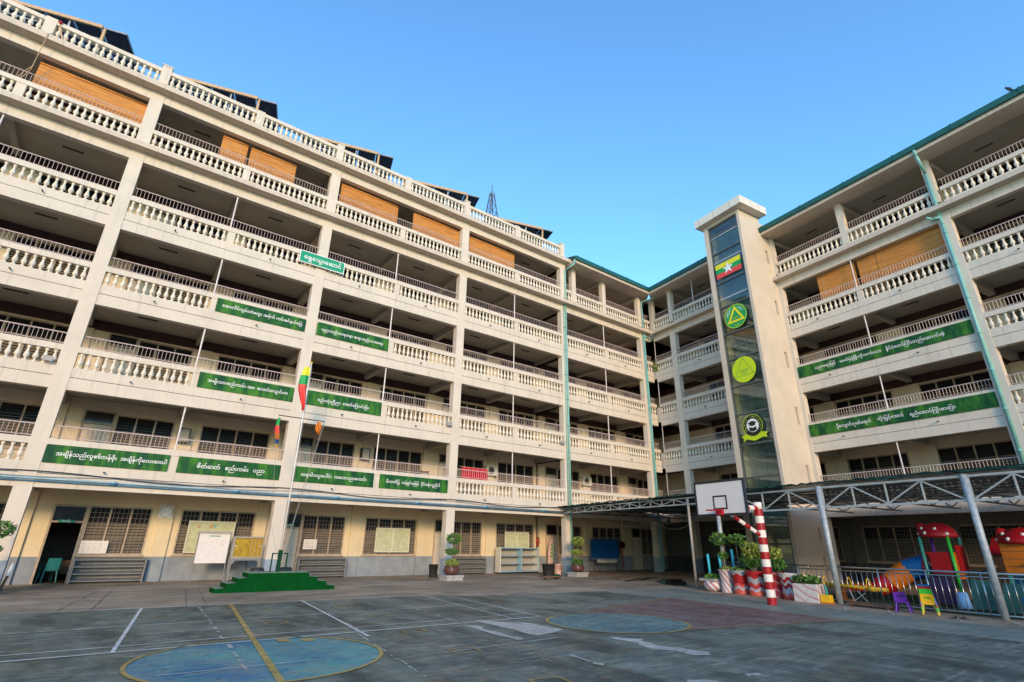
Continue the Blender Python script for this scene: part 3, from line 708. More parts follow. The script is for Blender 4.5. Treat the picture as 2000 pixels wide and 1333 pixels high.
part('graduation_cap', vpoly([(9.2, 8.0), (9.5, 8.11), (9.8, 8.0), (9.68, 7.95), (9.68, 7.87), (9.5, 7.82), (9.32, 7.87), (9.32, 7.95)], DF-.024), M['e_black'], em)
part('book', vpoly([(9.28, 7.78), (9.5, 7.72), (9.72, 7.78), (9.72, 7.58), (9.5, 7.52), (9.28, 7.58)], DF-.024), M['e_black'], em)
arctext(em, 'ကျောင်းသားများ', 9.5, 7.86, .48, R(205), R(-25), DF-.012, .13, M['e_lime'])

# ------------------------------------------------------------------ pipes and cables on the facades
TE = M['teal']
def pipe(parent, Fm, pts, r, mat=None, collars=True, name='downpipe'):
    m = MB(); m.path(pts, r, 8)
    for p in pts[1:-1]: m.ball(p, r*1.02, 8, 5)
    if collars:
        a, b = Vector(pts[-2]), Vector(pts[-1]); n = int((a-b).length/1.6)
        for i in range(1, n): q = a+(b-a)*i/n; m.tube(q-Vector((0,0,.05)), q+Vector((0,0,.05)), r*1.25, 8)
    return part(name, m, mat or TE, parent, True, Fm)
pipe(bldA, ID, [(22.46, -.85, 20.25), (22.46, -.85, 19.95), (22.22, -.09, 19.62), (22.22, -.09, 17.0)], .06)
pipe(bldA, ID, [(22.20, -.09, 17.0), (22.20, -.09, .15)], .06); pipe(bldA, ID, [(22.03, -.07, 16.9), (22.03, -.07, 3.6)], .04)
pipe(bldB, LK, [(31.2, -.9, 20.3), (31.0, -.85, 19.9), (30.38, -.10, 19.6), (30.38, -.10, .1)], .06); pipe(bldB, LK, [(30.25, -.08, 16.9), (30.25, -.08, .1)], .04)
pipe(bldB, LK, [(31.6, -.1, 16.5), (30.45, -.10, 16.75), (30.45, -.10, 16.5)], .05, None, False)
pipe(bldB, ID, [(19.42, -.92, 20.3), (19.42, -.86, 19.9), (19.34, -.09, 19.2), (19.34, -.09, 3.7)], .075)
pipe(bldB, ID, [(18.9, -.42, 16.72), (19.05, -.2, 16.62), (19.34, -.12, 16.62), (19.34, -.1, 16.2)], .07, None, False)
for z, r, a in ((3.41, .030, -10), (3.325, .026, -10)):
    m = MB(); m.tube((a, -.075, z), (22.3, -.075, z-.03), r, 8)
    for i in range(8): x = -8+i*4; m.tube((x, -.075, z), (x+.25, -.075, z), r*1.3, 8)
    part('water_pipe', m, M['bluepipe' if r > .028 else 'bluedark'], bldA, True)
def cable(label, pts_fn, r, mat, frame=FL):
    pts = [pts_fn(t/60) for t in range(61)]; return solo('cable', MB().path(pts, r, 5), mat, label, 'cable', frame)
cable('dark cable strung along the left wing just below the green banners, dipping in the middle', lambda t: (-10+32.2*t, -.07, 3.64-.16*math.sin(t*math.pi*4)**2), .017, M['cable'])
cable('pale grey cable strung between the dark cable and the blue pipes of the left wing', lambda t: (-10+32.2*t, -.06, 3.56-.10*math.sin(t*math.pi*5+1)**2), .012, M['frame'])
sp_me = MB().tube((0, .02, 0), (0, -.16, -.03), .028, 6).mesh('drain_spout', M['cable'])
for n in range(1, 5):
    for k in range(4):
        for o in (2.0, 5.8): link('drain_spout', sp_me, bldA, T3(CL[k]+o, 0, BB[n-1]+.62))
    for o in (24.1, 28.0): link('drain_spout', sp_me, bldB, LK @ T3(o, 0, BB[n-1]+.62))
    for o in (4.3, 12.7, 16.9, 21.5): link('drain_spout', sp_me, bldB, T3(o, 0, BB[n-1]+.62))
for x, z in ((-2.72, 7.42), (13.55, 7.42), (21.6, 7.42)):
    m = MB(); m.box(x-.14, x+.14, -.24, -.14, z-.09, z+.09); m.tube((x, -.14, z), (x, 0, z-.1), .02); part('floodlight', m, M['frame'], bldA)
m = MB(); m.box(5.35, 5.55, -.2, -.1, 3.0, 3.1)

# ------------------------------------------------------------------ banners and name board
def banner(Fm, x0, x1, z0, z1, body, tx0, tx1, zc, label, lines=None, mat='banner', y=-.035, frame=False):
    t = thing('banner' if not frame else 'name_board', label, 'banner' if not frame else 'sign', Fm, group='green banners along the balustrades' if not frame else None)
    part('cloth' if not frame else 'board', MB().box(x0, x1, y, y+.02, z0, z1), M[mat], t)
    lettering(t, body, tx0, tx1, zc, y-.006, M['sky_white'])
    if frame:
        b = MB(); w_ = .035
        b.box(x0-w_, x1+w_, y-.01, y+.03, z1, z1+w_); b.box(x0-w_, x1+w_, y-.01, y+.03, z0-w_, z0); b.box(x0-w_, x0, y-.01, y+.03, z0, z1); b.box(x1, x1+w_, y-.01, y+.03, z0, z1); part('border', b, M['sky_white'], t)
    return t
ZW = '\u200c'
banner(FL, -1.97, 1.62, 3.93, 4.54, 'အချိန်သည်လူ၏တန်ဖိုး  အချိန်ကိုေလးစားပါ', -1.68, 1.55, 4.24, 'green banner at the bottom left of the left wing, first of its row')
banner(FL, 1.91, 5.62, 3.93, 4.54, 'စိတ်ဓာတ်   စည်းကမ်း   ပညာ', 2.56, 5.02, 4.22, 'green banner with three short words, just left of the flagpole above the ground floor')
banner(FL, 6.15, 9.78, 3.93, 4.57, 'ဆရာမိဘပူးေပါင်း  ကေလးပညာေကာင်း', 6.48, 9.43, 4.24, 'green banner just right of the flagpole above the ground floor')
banner(FL, 10.07, 13.75, 3.93, 4.57, 'မီးသတိြပု  သန့်ရှင်းမှုြမင့်  ဝိုင်းဝန်းကူညီပါ', 10.41, 13.29, 4.25, 'green banner lowest and furthest right of the left wing, beside the stone balusters')
banner(FL, 1.91, 5.62, 7.29, 7.93, 'အမျိုးသားစည်းကမ်း အစ  စာသင်ေကျာင်းက', 2.24, 5.38, 7.62, 'brighter green banner left of the small national flag, second floor')
banner(FL, 6.18, 9.78, 7.29, 7.95, 'စည်းလုံးညီညာ  ေအာင်ေြကာင်းြဖာ', 6.70, 9.15, 7.57, 'green banner right of the small national flag, second floor')
banner(FL, 1.90, 5.62, 10.64, 11.26, 'ေဆးလိပ်ကွမ်းတံေတွး အမှိုက် ကင်းစင်နယ်ေြမ', 2.13, 5.47, 10.96, 'highest green banner of the left wing, left of the column under the name board')
banner(FL, 6.16, 9.79, 10.64, 11.30, 'ပညာသည်သာရတနာ ဆရာသည်သာအေရာ', 6.37, 9.50, 10.96, 'highest green banner of the left wing, right of the column under the name board')
banner(FL, 4.82, 6.94, 14.10, 14.66, 'ေရွှေသွးေဆာင်', 5.0, 6.82, 14.38, 'bright green name board with a white border fixed across a column', mat='signg', y=-.16, frame=True)
def wide(z0, z1, words, label):
    t = thing('banner', label, 'banner', FR, group='long green banners of the right wing'); part('cloth', MB().box(10.97, 19.16, -.045, -.025, z0, z1), M['banner'], t)
    for body, a, b, zc in words: lettering(t, body, a, b, zc, -.052, M['sky_white'])
wide(10.66, 11.30, [('ပညာေရးြမင့်', 11.98, 13.11, 10.99), ('ေခတ်မှီဖွံ့ြဖိုးတိုးတက်ေသာ', 13.33, 15.39, 10.98), ('နိုင်ငံေတာ်ြကီးတည်ေဆာက်အံ့', 15.61, 18.1, 10.98)], 'long green banner of the right wing, the upper of two')
wide(7.30, 7.94, [('ဒို့ေကျာင်းဂုဏ်ေရာင်', 12.44, 14.16, 7.6), ('တိုးြမှင့်ေအာင်', 14.46, 15.62, 7.62), ('ရည်ေဆာင်ြကိုးစားြက', 15.88, 17.69, 7.58)], 'long green banner of the right wing, the lower of two')

# ------------------------------------------------------------------ bamboo blinds
def blind(Fm, x0, x1, z0, z1, label, y=.34):
    t = thing('bamboo_blind', label, 'blind', Fm, group='orange bamboo blinds of the upper floors')
    m = MB(); n = int((z1-z0)/.06)
    for i in range(n): a = z0+(z1-z0)*i/n; m.box(x0, x1, y, y+.012, a+.003, a+(z1-z0)/n-.003)
    part('slat', m, M['blind'], t, kind='stuff'); part('roll', MB().tube((x0, y, z1+.02), (x1, y, z1+.02), .05, 8), M['blind'], t, True)
    for x in (x0+.3, x1-.3): part('cord', MB().box(x-.008, x+.008, y-.006, y-.001, z0, z1), M['tan'], t)
blind(FL, -6.15, -2.50, 18.15, 19.50, 'orange bamboo blind in the leftmost bay of the top floor')
blind(FL, .55, 1.66, 18.15, 19.55, 'narrower orange blind left of a white pole, second bay of the top floor')
blind(FL, 1.80, 3.95, 18.15, 19.50, 'orange blind right of a white pole, second bay of the top floor')
blind(FL, 6.32, 9.65, 18.15, 19.55, 'orange blind starting right beside the column above the name board')
blind(FL, 10.62, 13.75, 18.15, 19.55, 'orange blind ending at the third full column of the top floor')
blind(FL, 14.50, 18.05, 18.15, 19.50, 'reddish blind furthest right on the left wing, beside a dark open half bay')
blind(FR, 12.93, 15.0, 14.85, 16.33, 'orange blind nearest the lift tower on the right wing')
blind(FR, 15.16, 16.1, 14.85, 16.36, 'narrow orange blind right of the white pole on the right wing', .36)
blind(FR, 16.12, 19.15, 14.85, 16.38, 'widest orange blind of the right wing, ending at the teal downpipe')

# ------------------------------------------------------------------ roof: solar arrays, antenna, bird, rope
def solar(x, label, yaw=16, n=5, wide_=1.02, dp=4.4):
    t = thing('solar_array', label, 'solar panels', None, (x, 24.05, 22.80), R(180-yaw), group='solar arrays on the roof')
    for i in range(n):
        m = MB(); a = i*wide_; m.box(a+.02, a+wide_-.02, -dp, 0, 0, .04); p = part('solar_panel', m, M['navy'], t)
        f_ = MB(); f_.box(a+.02, a+wide_-.02, -.03, .0, -.02, .055); f_.box(a+.02, a+.05, -dp, -.03, -.02, .055); part('panel_frame', f_, M['gsteel'], p)
        s_ = MB()
        for k in range(1, 6): s_.box(a+.02+k*(wide_-.04)/6-.006, a+.02+k*(wide_-.04)/6+.006, -dp, -.04, -.006, -.001)
        part('cell_line', s_, M['black'], p)
    part('timber_purlin', MB().box(wide_*.9, n*wide_, .01, .09, -.10, .06), M['tan'], t)
    for a in (wide_*.85, n*wide_-.2): part('timber_post', MB().bar((a, -.2, -2.25), (a, -.05, -.03), .10), M['tan'], t)
    for a, b, r in (((wide_*2.1, -.3, -2.25), (wide_*2.1, -.05, 0), .04), ((wide_*.8, -1.9, -2.25), (wide_*.8, -1.9, 0), .04), ((wide_*.9, -.35, -.35), (n*wide_, -.35, -.35), .025)): part('steel_brace', MB().tube(a, b, r), M['gsteel'], t)
for x, l in ((-4.0, 'solar array furthest left on the roof, with a long timber edge'), (2.45, 'second solar array from the left on the roof'), (9.03, 'third solar array from the left, above the bay right of the name board'), (15.16, 'solar array just left of the lattice antenna on the roof'), (21.6, 'solar array furthest right, at the right end of the balustraded roof')): solar(x, l)
an = thing('antenna_mast', 'thin dark lattice antenna mast rising behind the roof balustrade', 'antenna', None, (18.75, 28, 20.6))
HL = 6.65; hw_ = lambda z: .80-.69*z/HL; QP = ((-1, -1), (1, -1), (1, 1), (-1, 1))
for x, y in QP: part('leg', MB().tube((x*.80, y*.80, 0), (x*.11, y*.11, HL), .045, 5), M['trussd'], an)
m = MB()
for i in range(10):
    z = i*HL/10; z2 = z+HL/10
    for a, b in zip(QP, QP[1:]+QP[:1]): m.tube((a[0]*hw_(z), a[1]*hw_(z), z), (b[0]*hw_(z2), b[1]*hw_(z2), z2), .020, 4); m.tube((a[0]*hw_(z), a[1]*hw_(z), z), (b[0]*hw_(z), b[1]*hw_(z), z), .016, 4)
part('lattice', m, M['trussd'], an); part('spike', MB().tube((0, 0, HL-.2), (0, 0, HL+.75), .03, 5), M['trussd'], an)
b = thing('bird', 'small black bird perched on the green gutter at the right edge', 'bird', FR, (23.3, -.98, 20.53), R(160))
m = MB(); m.lathe([(.01, -.19), (.055, -.12), (.075, -.02), (.065, .08), (.045, .13), (.05, .17), (.04, .21), (.012, .235)], 10)
body = part('body', m, M['black'], b, True, T3(0, 0, .16) @ Matrix.Rotation(R(28), 4, 'Y'))
part('tail', MB().add([(-.10, -.025, .02), (-.10, .025, .02), (-.24, .035, -.10), (-.24, -.035, -.10), (-.10, -.025, .035), (-.10, .025, .035), (-.24, .035, -.09), (-.24, -.035, -.09)], [(0,3,2,1),(4,5,6,7),(0,1,5,4),(2,3,7,6),(1,2,6,5),(3,0,4,7)]), M['black'], b)
part('beak', MB().tube((.10, 0, .345), (.18, 0, .335), .014, 6, 0, .002), M['black'], b)
for s in (-1, 1): part('leg', MB().tube((0, s*.025, .10), (.01, s*.025, 0), .008, 5), M['black'], b)
rp = thing('rope', 'pale rope hung over the roof parapet at the top left, looped above a railing', 'rope', FL)
m = MB(); m.path([(-6.05, -.03, 20.9), (-6.1, -.5, 20.35), (-6.15, -.3, 19.5), (-6.22, -.06, 18.75), (-6.35, -.02, 18.3), (-6.5, .0, 18.1), (-6.4, .0, 18.55), (-6.2, -.04, 19.0)], .014, 5)
m.path([(-6.0, -.05, 21.4), (-5.85, -.06, 20.95), (-5.7, -.06, 20.6), (-5.62, -.08, 20.85)], .03, 6); part('strand', m, M['tan'], rp)
part('red_knot', MB().ball((-6.02, -.06, 21.52), .07, 8, 5), M['striper'], rp)
# ------------------------------------------------------------------ things along the left wing
def leaves(name, blobs, mat, parent, n, size=.07, seed=1, mat_=None, kind=None):
    """leaf-sized faces spread through the volume of the given ellipsoids (x, y, z, rx, rz)"""
    rnd = random.Random(seed); m = MB()
    for (x, y, z, rx, rz) in blobs:
        for i in range(n):
            while True:
                p = Vector((rnd.uniform(-1, 1), rnd.uniform(-1, 1), rnd.uniform(-1, 1)))
                if .25 < p.length < 1: break
            p = p.normalized()*(p.length**.45)*rnd.uniform(.8, 1.08)
            q = Vector((x+p.x*rx, y+p.y*rx, z+p.z*rz)); d = Vector((rnd.gauss(0, 1), rnd.gauss(0, 1), rnd.gauss(0, .7)+.3)).normalized()
            e = d.cross(Vector((rnd.gauss(0, 1), rnd.gauss(0, 1), rnd.gauss(0, 1)))).normalized(); s = size*rnd.uniform(.6, 1.25)
            f = e.cross(d)*s*.5; e = e*s
            m.add([q-e, q+f, q+e, q-f], [(0,1,2,3)])
    return part(name, m, mat, parent, False, mat_, kind)
def clock():
    t = thing('wall_clock', 'square white wall clock above the whiteboard, showing about twenty to nine', 'clock', FL, (2.155, 2.9, 2.635))
    part('case', MB().box(-.24, .24, -.06, .06, -.25, .25), M['white'], t); part('dial', vdisc((0, 0), .21, -.066), M['sky_white'], t)
    part('rim', vring((0, 0), .215, .02, -.07), M['frame'], t); m = MB()
    for i in range(12): a = i*math.pi/6; m.bar((.17*math.sin(a), -.070, .17*math.cos(a)), (.20*math.sin(a), -.070, .20*math.cos(a)), .018, .004)
    part('hour_mark', m, M['black'], t)
    for l, a in ((.11, R(260)), (.17, R(240))): part('hand', MB().bar((0, -.072, 0), (l*math.sin(a), -.072, l*math.cos(a)), .016, .004), M['black'], t)
clock()
def shelf_rack(x0, x1, label, zt=.83):
    t = thing('shoe_rack', label, 'rack', FL, (x0, 2.62, 0), group='grey shoe racks against the wall'); W = x1-x0
    for a in (0, W-.05): part('side', MB().box(a, a+.05, 0, .34, 0, zt), M['grey'], t)
    for i in range(4):
        z = .06+i*(zt-.1)/3.0; part('shelf', MB().add([(.055, 0, z), (W-.055, 0, z), (W-.055, .34, z+.07), (.055, .34, z+.07), (.055, 0, z+.03), (W-.055, 0, z+.03), (W-.055, .34, z+.10), (.055, .34, z+.10)], [(0,3,2,1),(4,5,6,7),(0,1,5,4),(1,2,6,5),(2,3,7,6),(3,0,4,7)]), M['grey'], t)
    part('back', MB().box(.055, W-.055, .345, .36, 0, zt), M['grey'], t)
shelf_rack(-.38, 1.90, 'grey slatted shoe rack beside the open classroom door')
shelf_rack(7.72, 9.98, 'grey slatted shoe rack right of the green podium, under a barred window')
shelf_rack(15.8, 18.15, 'grey slatted shoe rack behind the tiered topiary pot')
def pinned(label, x0, x1, z0, z1, y=2.93, seed=1, name='notice_board', mat='nboard', big=True, cat='notice board'):
    t = thing(name, label, cat, FL); part('panel', MB().box(x0, x1, y, y+.03, z0, z1), M[mat], t); b = MB(); w_ = .05
    for a in ((x0-w_, x1+w_, z1, z1+w_), (x0-w_, x1+w_, z0-w_, z0), (x0-w_, x0, z0, z1), (x1, x1+w_, z0, z1)): b.box(a[0], a[1], y-.03, y+.05, a[2], a[3])
    part('frame', b, M['paper'] if big else M['frame'], t); rnd = random.Random(seed)
    return t
t = pinned('green notice board with a coloured picture hung behind the whiteboard', 3.12, 4.80, 1.10, 2.26, 2.85, 3)
part('picture', MB().box(3.86, 4.0, 2.845, 2.849, 2.02, 2.2), M['tan'], t); part('picture', MB().box(4.02, 4.12, 2.845, 2.849, 2.06, 2.2), M['teal'], t); part('picture', MB().box(3.40, 3.52, 2.845, 2.849, 2.02, 2.14), M['tan'], t)
rnd = random.Random(5)
for i in range(6):
    a, b = 3.2+rnd.random()*.6, 1.15+i*.12; part('paper', MB().box(a, a+.22, 2.843, 2.848, b, b+.10), M['paper'], t)
t = pinned('pale green notice board with two glass doors over a window, between the two racks', 11.45, 13.25, 1.15, 2.22, 2.85, 4)
part('centre_bar', MB().box(12.32, 12.38, 2.82, 2.849, 1.15, 2.22), M['paper'], t)
t = pinned('pale green notice board above the blue edged shelf unit', 19.60, 21.32, 1.32, 2.22, 2.85, 6)
part('centre_bar', MB().box(20.43, 20.48, 2.82, 2.849, 1.32, 2.22), M['paper'], t)
for x0, x1, z0, z1, l in ((-.33, .52, 1.02, 1.48, 'white paper notice at the lower left of the window by the open door'), (7.90, 8.52, 1.22, 1.66, 'white paper notice in front of the barred window right of the podium'), (23.3, 23.62, 1.35, 1.75, 'small white paper notice beside the mural board')):
    t = thing('paper_notice', l, 'notice', FL); part('sheet', MB().box(x0, x1, 2.90, 2.915, z0, z1), M['board'], t); m = MB(); rnd = random.Random(int(x0*10))
    for i in range(4):
        for j in range(4): a = x0+.08+j*(x1-x0-.2)/4; m.box(a, a+rnd.uniform(.05, .12), 2.895, 2.899, z1-.12-i*.08, z1-.105-i*.08)
    part('handwriting', m, M['frame'], t)
# whiteboard on its stand
t = thing('whiteboard', 'white flip board on a grey steel stand beside the sliding door cabinet', 'whiteboard', FL, (3.95, 1.6, 0))
part('board', MB().box(-.56, .56, -.03, .0, .70, 1.80), M['board'], t); part('top_bar', MB().box(-.62, .62, -.09, .06, 1.81, 1.90), M['frame'], t)
for s in (-1, 1):
    part('leg', MB().tube((s*.58, .02, 1.85), (s*.58, .02, .04), .022), M['grey'], t); m = MB(); m.tube((s*.58, -.32, .03), (s*.58, .32, .03), .022); m.tube((s*.58, -.28, .04), (s*.58, .02, .55), .014); part('foot', m, M['grey'], t)
part('heading', MB().box(-.2, .2, -.036, -.031, 1.70, 1.735), M['teald'], t); m = MB(); rnd = random.Random(2)
for i in range(14): a = rnd.uniform(-.45, .3); b = rnd.uniform(.9, 1.55); m.box(a, a+rnd.uniform(.05, .2), -.034, -.031, b, b+.008)
part('faint_writing', m, M['frame'], t)
# cabinet with sliding doors
t = thing('display_cabinet', 'grey framed cabinet with mustard sliding doors on four legs, left of the podium', 'cabinet', FL, (5.23, 1.55, 0))
m = MB(); W = .60
for a in ((-W, W, 1.66, 1.72), (-W, W, .88, .94), (-W, -W+.06, .94, 1.66), (W-.06, W, .94, 1.66)): m.box(a[0], a[1], -.2, .2, a[2], a[3])
m.box(-W, W, .17, .2, .94, 1.66); part('case', m, M['frame'], t)
for a, b, y in ((-.54, .02, -.16), (-.02, .54, -.13)):
    d = part('sliding_door', MB().box(a, b, y, y+.02, .941, 1.659), M['mustard'], t); part('knob', MB().ball((a+.06 if a < -.1 else b-.06, y-.02, 1.35), .035), M['paper'], d)
m = MB()
for k in range(7): m.box(-.5+k*.15, -.47+k*.15, -.155, -.15, .95, 1.65)
part('curtain_fold', m, M['tan'], t)
for x in (-W+.03, W-.03):
    for y in (-.17, .17): part('leg', MB().box(x-.03, x+.03, y-.03, y+.03, 0, .879), M['grey'], t)
m = MB(); m.box(-W+.06, W-.06, -.19, -.16, .80, .878)
for s in (-1, 1): m.add([(s*(W-.06), -.19, .80), (s*(W-.06), -.19, .62), (s*(W-.2), -.19, .80), (s*(W-.06), -.16, .80), (s*(W-.06), -.16, .62), (s*(W-.2), -.16, .80)], [(0,1,2),(5,4,3),(1,4,5,2)])
m.box(-W+.06, W-.06, -.02, .02, .16, .2); part('apron', m, M['grey'], t)
# open shelf unit on castors
t = thing('shelf_unit', 'white shelf unit with blue edges and a divider on castors, before the third notice board', 'shelf', FL, (18.72, 2.25, 0))
m = MB(); m.box(.02, 2.84, .38, .40, .12, 1.36); part('back', m, M['frame'], t); part('side', MB().box(0, .06, -.1, .38, .08, 1.40), M['paper'], t); part('side', MB().box(2.80, 2.86, -.1, .38, .08, 1.36), M['paper'], t)
for z in (.09, .50, .92, 1.33): part('shelf', MB().box(.061, 2.799, -.08, .379, z, z+.05), M['gsteel'], t)
part('divider', MB().box(1.55, 1.61, -.07, .37, .141, 1.329), M['bluepipe'], t); m = MB(); m.box(.06, 2.86, -.115, -.081, 1.33, 1.385); m.box(2.80, 2.86, -.125, -.101, .10, 1.329); m.box(.06, 2.79, -.115, -.081, .09, .14); part('edge_strip', m, M['bluepipe'], t)
for x in (.1, 2.76): part('castor', MB().tube((x, -.02, .04), (x, .03, .04), .04), M['black'], t)
# fire extinguishers
def extinguisher(x, z, y, l, hose=True):
    t = thing('fire_extinguisher', l, 'extinguisher', FL, (x, y, z)); part('cylinder', MB().lathe([(.02, -.25), (.075, -.24), (.08, .12), (.05, .2), (.025, .22)], 12), M['red'], t, True)
    m = MB(); m.box(-.03, .03, -.05, .03, .22, .26); part('valve', m, M['black'], t); part('hose', MB().path([(0, -.04, .24), (.09, -.05, .2), (.11, -.05, 0), (.1, -.05, -.12)], .014), M['black'], t)
extinguisher(22.1, 1.75, 2.88, 'red fire extinguisher on the cream wall right of the notice board')
t = thing('hose_reel', 'round red fire hose reel in the shade near the dark doorway', 'hose reel', FL, (29.75, 2.83, 1.62)); m = MB()
for i in range(5): m.lathe([(.20-.03*i, 0), (.23-.03*i, 0), (.23-.03*i, .1), (.20-.03*i, .1)], 16)
part('reel', m, M['striper'], t, True, Matrix.Rotation(R(90), 4, 'X')); part('feed_pipe', MB().tube((.05, .05, -.2), (.05, .05, -1.5), .03), M['striper'], t)
# bins
def bin_(x, y, h, r, mat, l, lid=False):
    t = thing('waste_bin', l, 'bin', FL, (x, y, 0)); part('body', MB().lathe([(r*.8, 0), (r, h), (r*1.06, h), (r*1.06, h-.04), (r*.93, h-.04), (r*.75, .03)], 20, cap=False), M[mat], t, True); part('base', MB().lathe([(r*.8, 0.002), (r*.8, .03)], 20), M[mat], t)
    if lid: part('handle', MB().path([(-.09, -r*1.05, h*.7), (-.09, -r*1.12, h*.6), (.09, -r*1.12, h*.6), (.09, -r*1.05, h*.7)], .012), M['striper'], t)
bin_(13.67, .75, .60, .23, 'black', 'black waste bin at the left of the column with the topiary')
bin_(20.3, -.2, .60, .36, 'black', 'large black bin on a low trolley near the mural board')
bin_(21.25, .1, .56, .23, 'pink', 'pale pink bin with a red handle against the blue-footed column', True)
t = thing('trolley', 'low trolley board lying in front of the large black bin', 'trolley', FL, (18.35, -2.5, 0)); part('deck', MB().box(-.5, .5, -.25, .25, .09, .14), M['brown'], t)
for x in (-.4, .4): part('wheel', MB().tube((x, -.2, .05), (x, -.14, .05), .05, 10), M['black'], t)
part('folded_sack', MB().ball((.55, .05, .12), .22, 10, 5, 0, .5), M['dgreen'], t, True)
# mural board in the dark doorway
t = thing('mural_board', 'tall pointed pink board painted with a plant, standing in a dark doorway', 'painted board', FL, (23.05, 2.55, 0))
part('panel', MB().add([(-.38, 0, .05), (.38, 0, .05), (.38, 0, 1.2), (.22, 0, 1.75), (0, 0, 2.05), (-.22, 0, 1.75), (-.38, 0, 1.2), (-.38, .04, .05), (.38, .04, .05), (.38, .04, 1.2), (.22, .04, 1.75), (0, .04, 2.05), (-.22, .04, 1.75), (-.38, .04, 1.2)], [(0,1,2,3,4,5,6),(13,12,11,10,9,8,7)]+[(i, i+7, (i+1) % 7+7, (i+1) % 7) for i in range(7)]), M['pink'], t)
part('painted_stem', MB().path([(0, -.006, .15), (.02, -.006, .7), (-.02, -.006, 1.6)], .018, 4), M['green'], t)
for i in range(9): a = .75+i*.11; part('painted_leaf', MB().add([(0, -.008, a), (.12*(-1)**i, -.008, a+.10), (.24*(-1)**i*(1-i*.05), -.008, a+.06), (.12*(-1)**i, -.008, a-.03)], [(0,1,2,3) if i % 2 else (3,2,1,0)]), M['e_green'], t)
part('red_bow', MB().path([(-.02, -.01, .55), (.08, -.01, .62), (.05, -.01, .48), (-.02, -.01, .45), (-.05, -.01, .35)], .016, 4), M['striper'], t)
# doorway darkening is a real recess: room behind is closed; folded table tennis table
t = thing('folded_table', 'folded blue table-tennis table standing upright in the shaded corridor', 'table', FL, (27.45, 2.3, 0))
part('tabletop', MB().box(-1.28, 1.28, -.03, .03, .74, 1.96), M['table'], t); part('tray', MB().box(-.8, .8, -.28, -.04, .52, .72), M['paper'], t); m = MB()
for s in (-1, 1): m.tube((s*1.1, .0, .74), (s*1.1, .0, .05), .02); m.tube((s*1.1, 0, .45), (s*1.1-.28, -.3, .04), .016); m.tube((s*1.1, 0, .45), (s*1.1+.28, -.3, .04), .016); m.tube((s*1.1-.35, -.3, .03), (s*1.1+.35, -.3, .03), .016)
part('leg_frame', m, M['black'], t); m = MB(); m.box(-1.28, 1.28, -.034, -.031, .745, .76); part('edge_line', m, M['sky_white'], t)
# potted topiaries
def topiary(x, y, l, pl, s=1.0, mats=('leaf', 'leaf', 'leafy'), top=2.0, ped=True):
    if ped:
        p = thing('plinth', 'low pale concrete block under the topiary '+pl, 'plinth', FL, (x, y, 0), group='concrete blocks under the topiary pots'); part('block', MB().box(-.42, .42, -.35, .35, 0, .15), M['concrete'], p); part('slab', MB().box(-.46, .46, -.39, .39, .151, .22), M['concrete'], p)
    t = thing('topiary', l, 'potted plant', FL, (x, y, .221 if ped else 0))
    part('pot', MB().lathe([(.20, 0), (.30, .06), (.38, .18), (.36, .27), (.30, .33), (.34, .36), (.34, .385), (.28, .385), (.26, .30)], 20), M['pot'], t, True); part('soil', MB().lathe([(.001, .315), (.275, .32)], 16, cap=False), M['soil'], t)
    m = MB(); m.path([(0, 0, .3), (.06, 0, .65), (-.03, .02, .98), (.10, 0, 1.25), (.05, 0, 1.45)], .028); m.path([(-.03, .02, .98), (-.1, 0, 1.02)], .018); m.path([(.06, 0, .62), (.16, 0, .66)], .018); part('trunk', m, M['bark'], t)
    m = MB()
    for i in range(7): a = 2*math.pi*i/7; m.add([(.345*math.cos(a+k)+0, .345*math.sin(a+k), z) for k, z in ((-.15, .12), (.15, .12), (.15, .24), (-.15, .24))], [(0,1,2,3)])
    for k, (b, n, sd) in enumerate((((.06, 0, 1.56, .38, .25), 620, 3), ((-.04, 0, 1.0, .33, .15), 430, 4), ((.0, 0, .52, .34, .17), 430, 5))): leaves('crown', [b], M[mats[k]], t, n, .05, sd+int(x))
topiary(13.5, -1.25, 'a three-tiered green topiary in a glazed brown pot before the third full column', 'before the third column')
topiary(21.35, -1.4, 'a three-tiered yellowish topiary in a brown pot beside the teal downpipe', 'beside the teal downpipe', 1, ('leafy', 'leafy', 'leaf'))
topiary(-2.35, -1.35, 'a topiary partly cut off by the left edge of the picture', 'at the left edge', 1, ('leaf', 'leaf', 'leaf'))
# lamp tube beside the left column
t = thing('lamp_stand', 'white lamp tube on a rusty stand at the foot of the leftmost column', 'lamp', FL, (-1.86, -.05, 0)); part('tube', MB().tube((0, 0, .45), (.04, 0, .80), .045, 8), M['sky_white'], t); part('stand', MB().tube((-.08, 0, 0), (0, 0, .44), .04, 8), M['brown'], t)
# chair and stool just inside the open door
def armchair(frame, loc, rz, mat, label, parent_=None):
    t = thing('plastic_chair', label, 'chair', frame, loc, rz)
    part('seat', MB().box(-.22, .22, -.22, .2, .40, .43), M[mat], t); part('backrest', MB().add([(-.22, .2, .43), (.22, .2, .43), (.20, .30, .85), (-.20, .30, .85), (-.22, .23, .43), (.22, .23, .43), (.20, .33, .85), (-.20, .33, .85)], [(0,1,2,3),(7,6,5,4),(3,2,6,7),(0,3,7,4),(1,5,6,2)]), M[mat], t)
    for x in (-1, 1):
        for y in (-.19, .19): part('leg', MB().tube((x*.19, y, .41), (x*.23, y*1.25, 0), .022, 6), M[mat], t)
        part('armrest', MB().path([(x*.22, .24, .62), (x*.25, -.15, .62), (x*.23, -.2, .42)], .02, 6), M[mat], t)
armchair(FL, (-1.05, 3.75, 0), R(200), 'teald', 'green plastic armchair just inside the open classroom door')
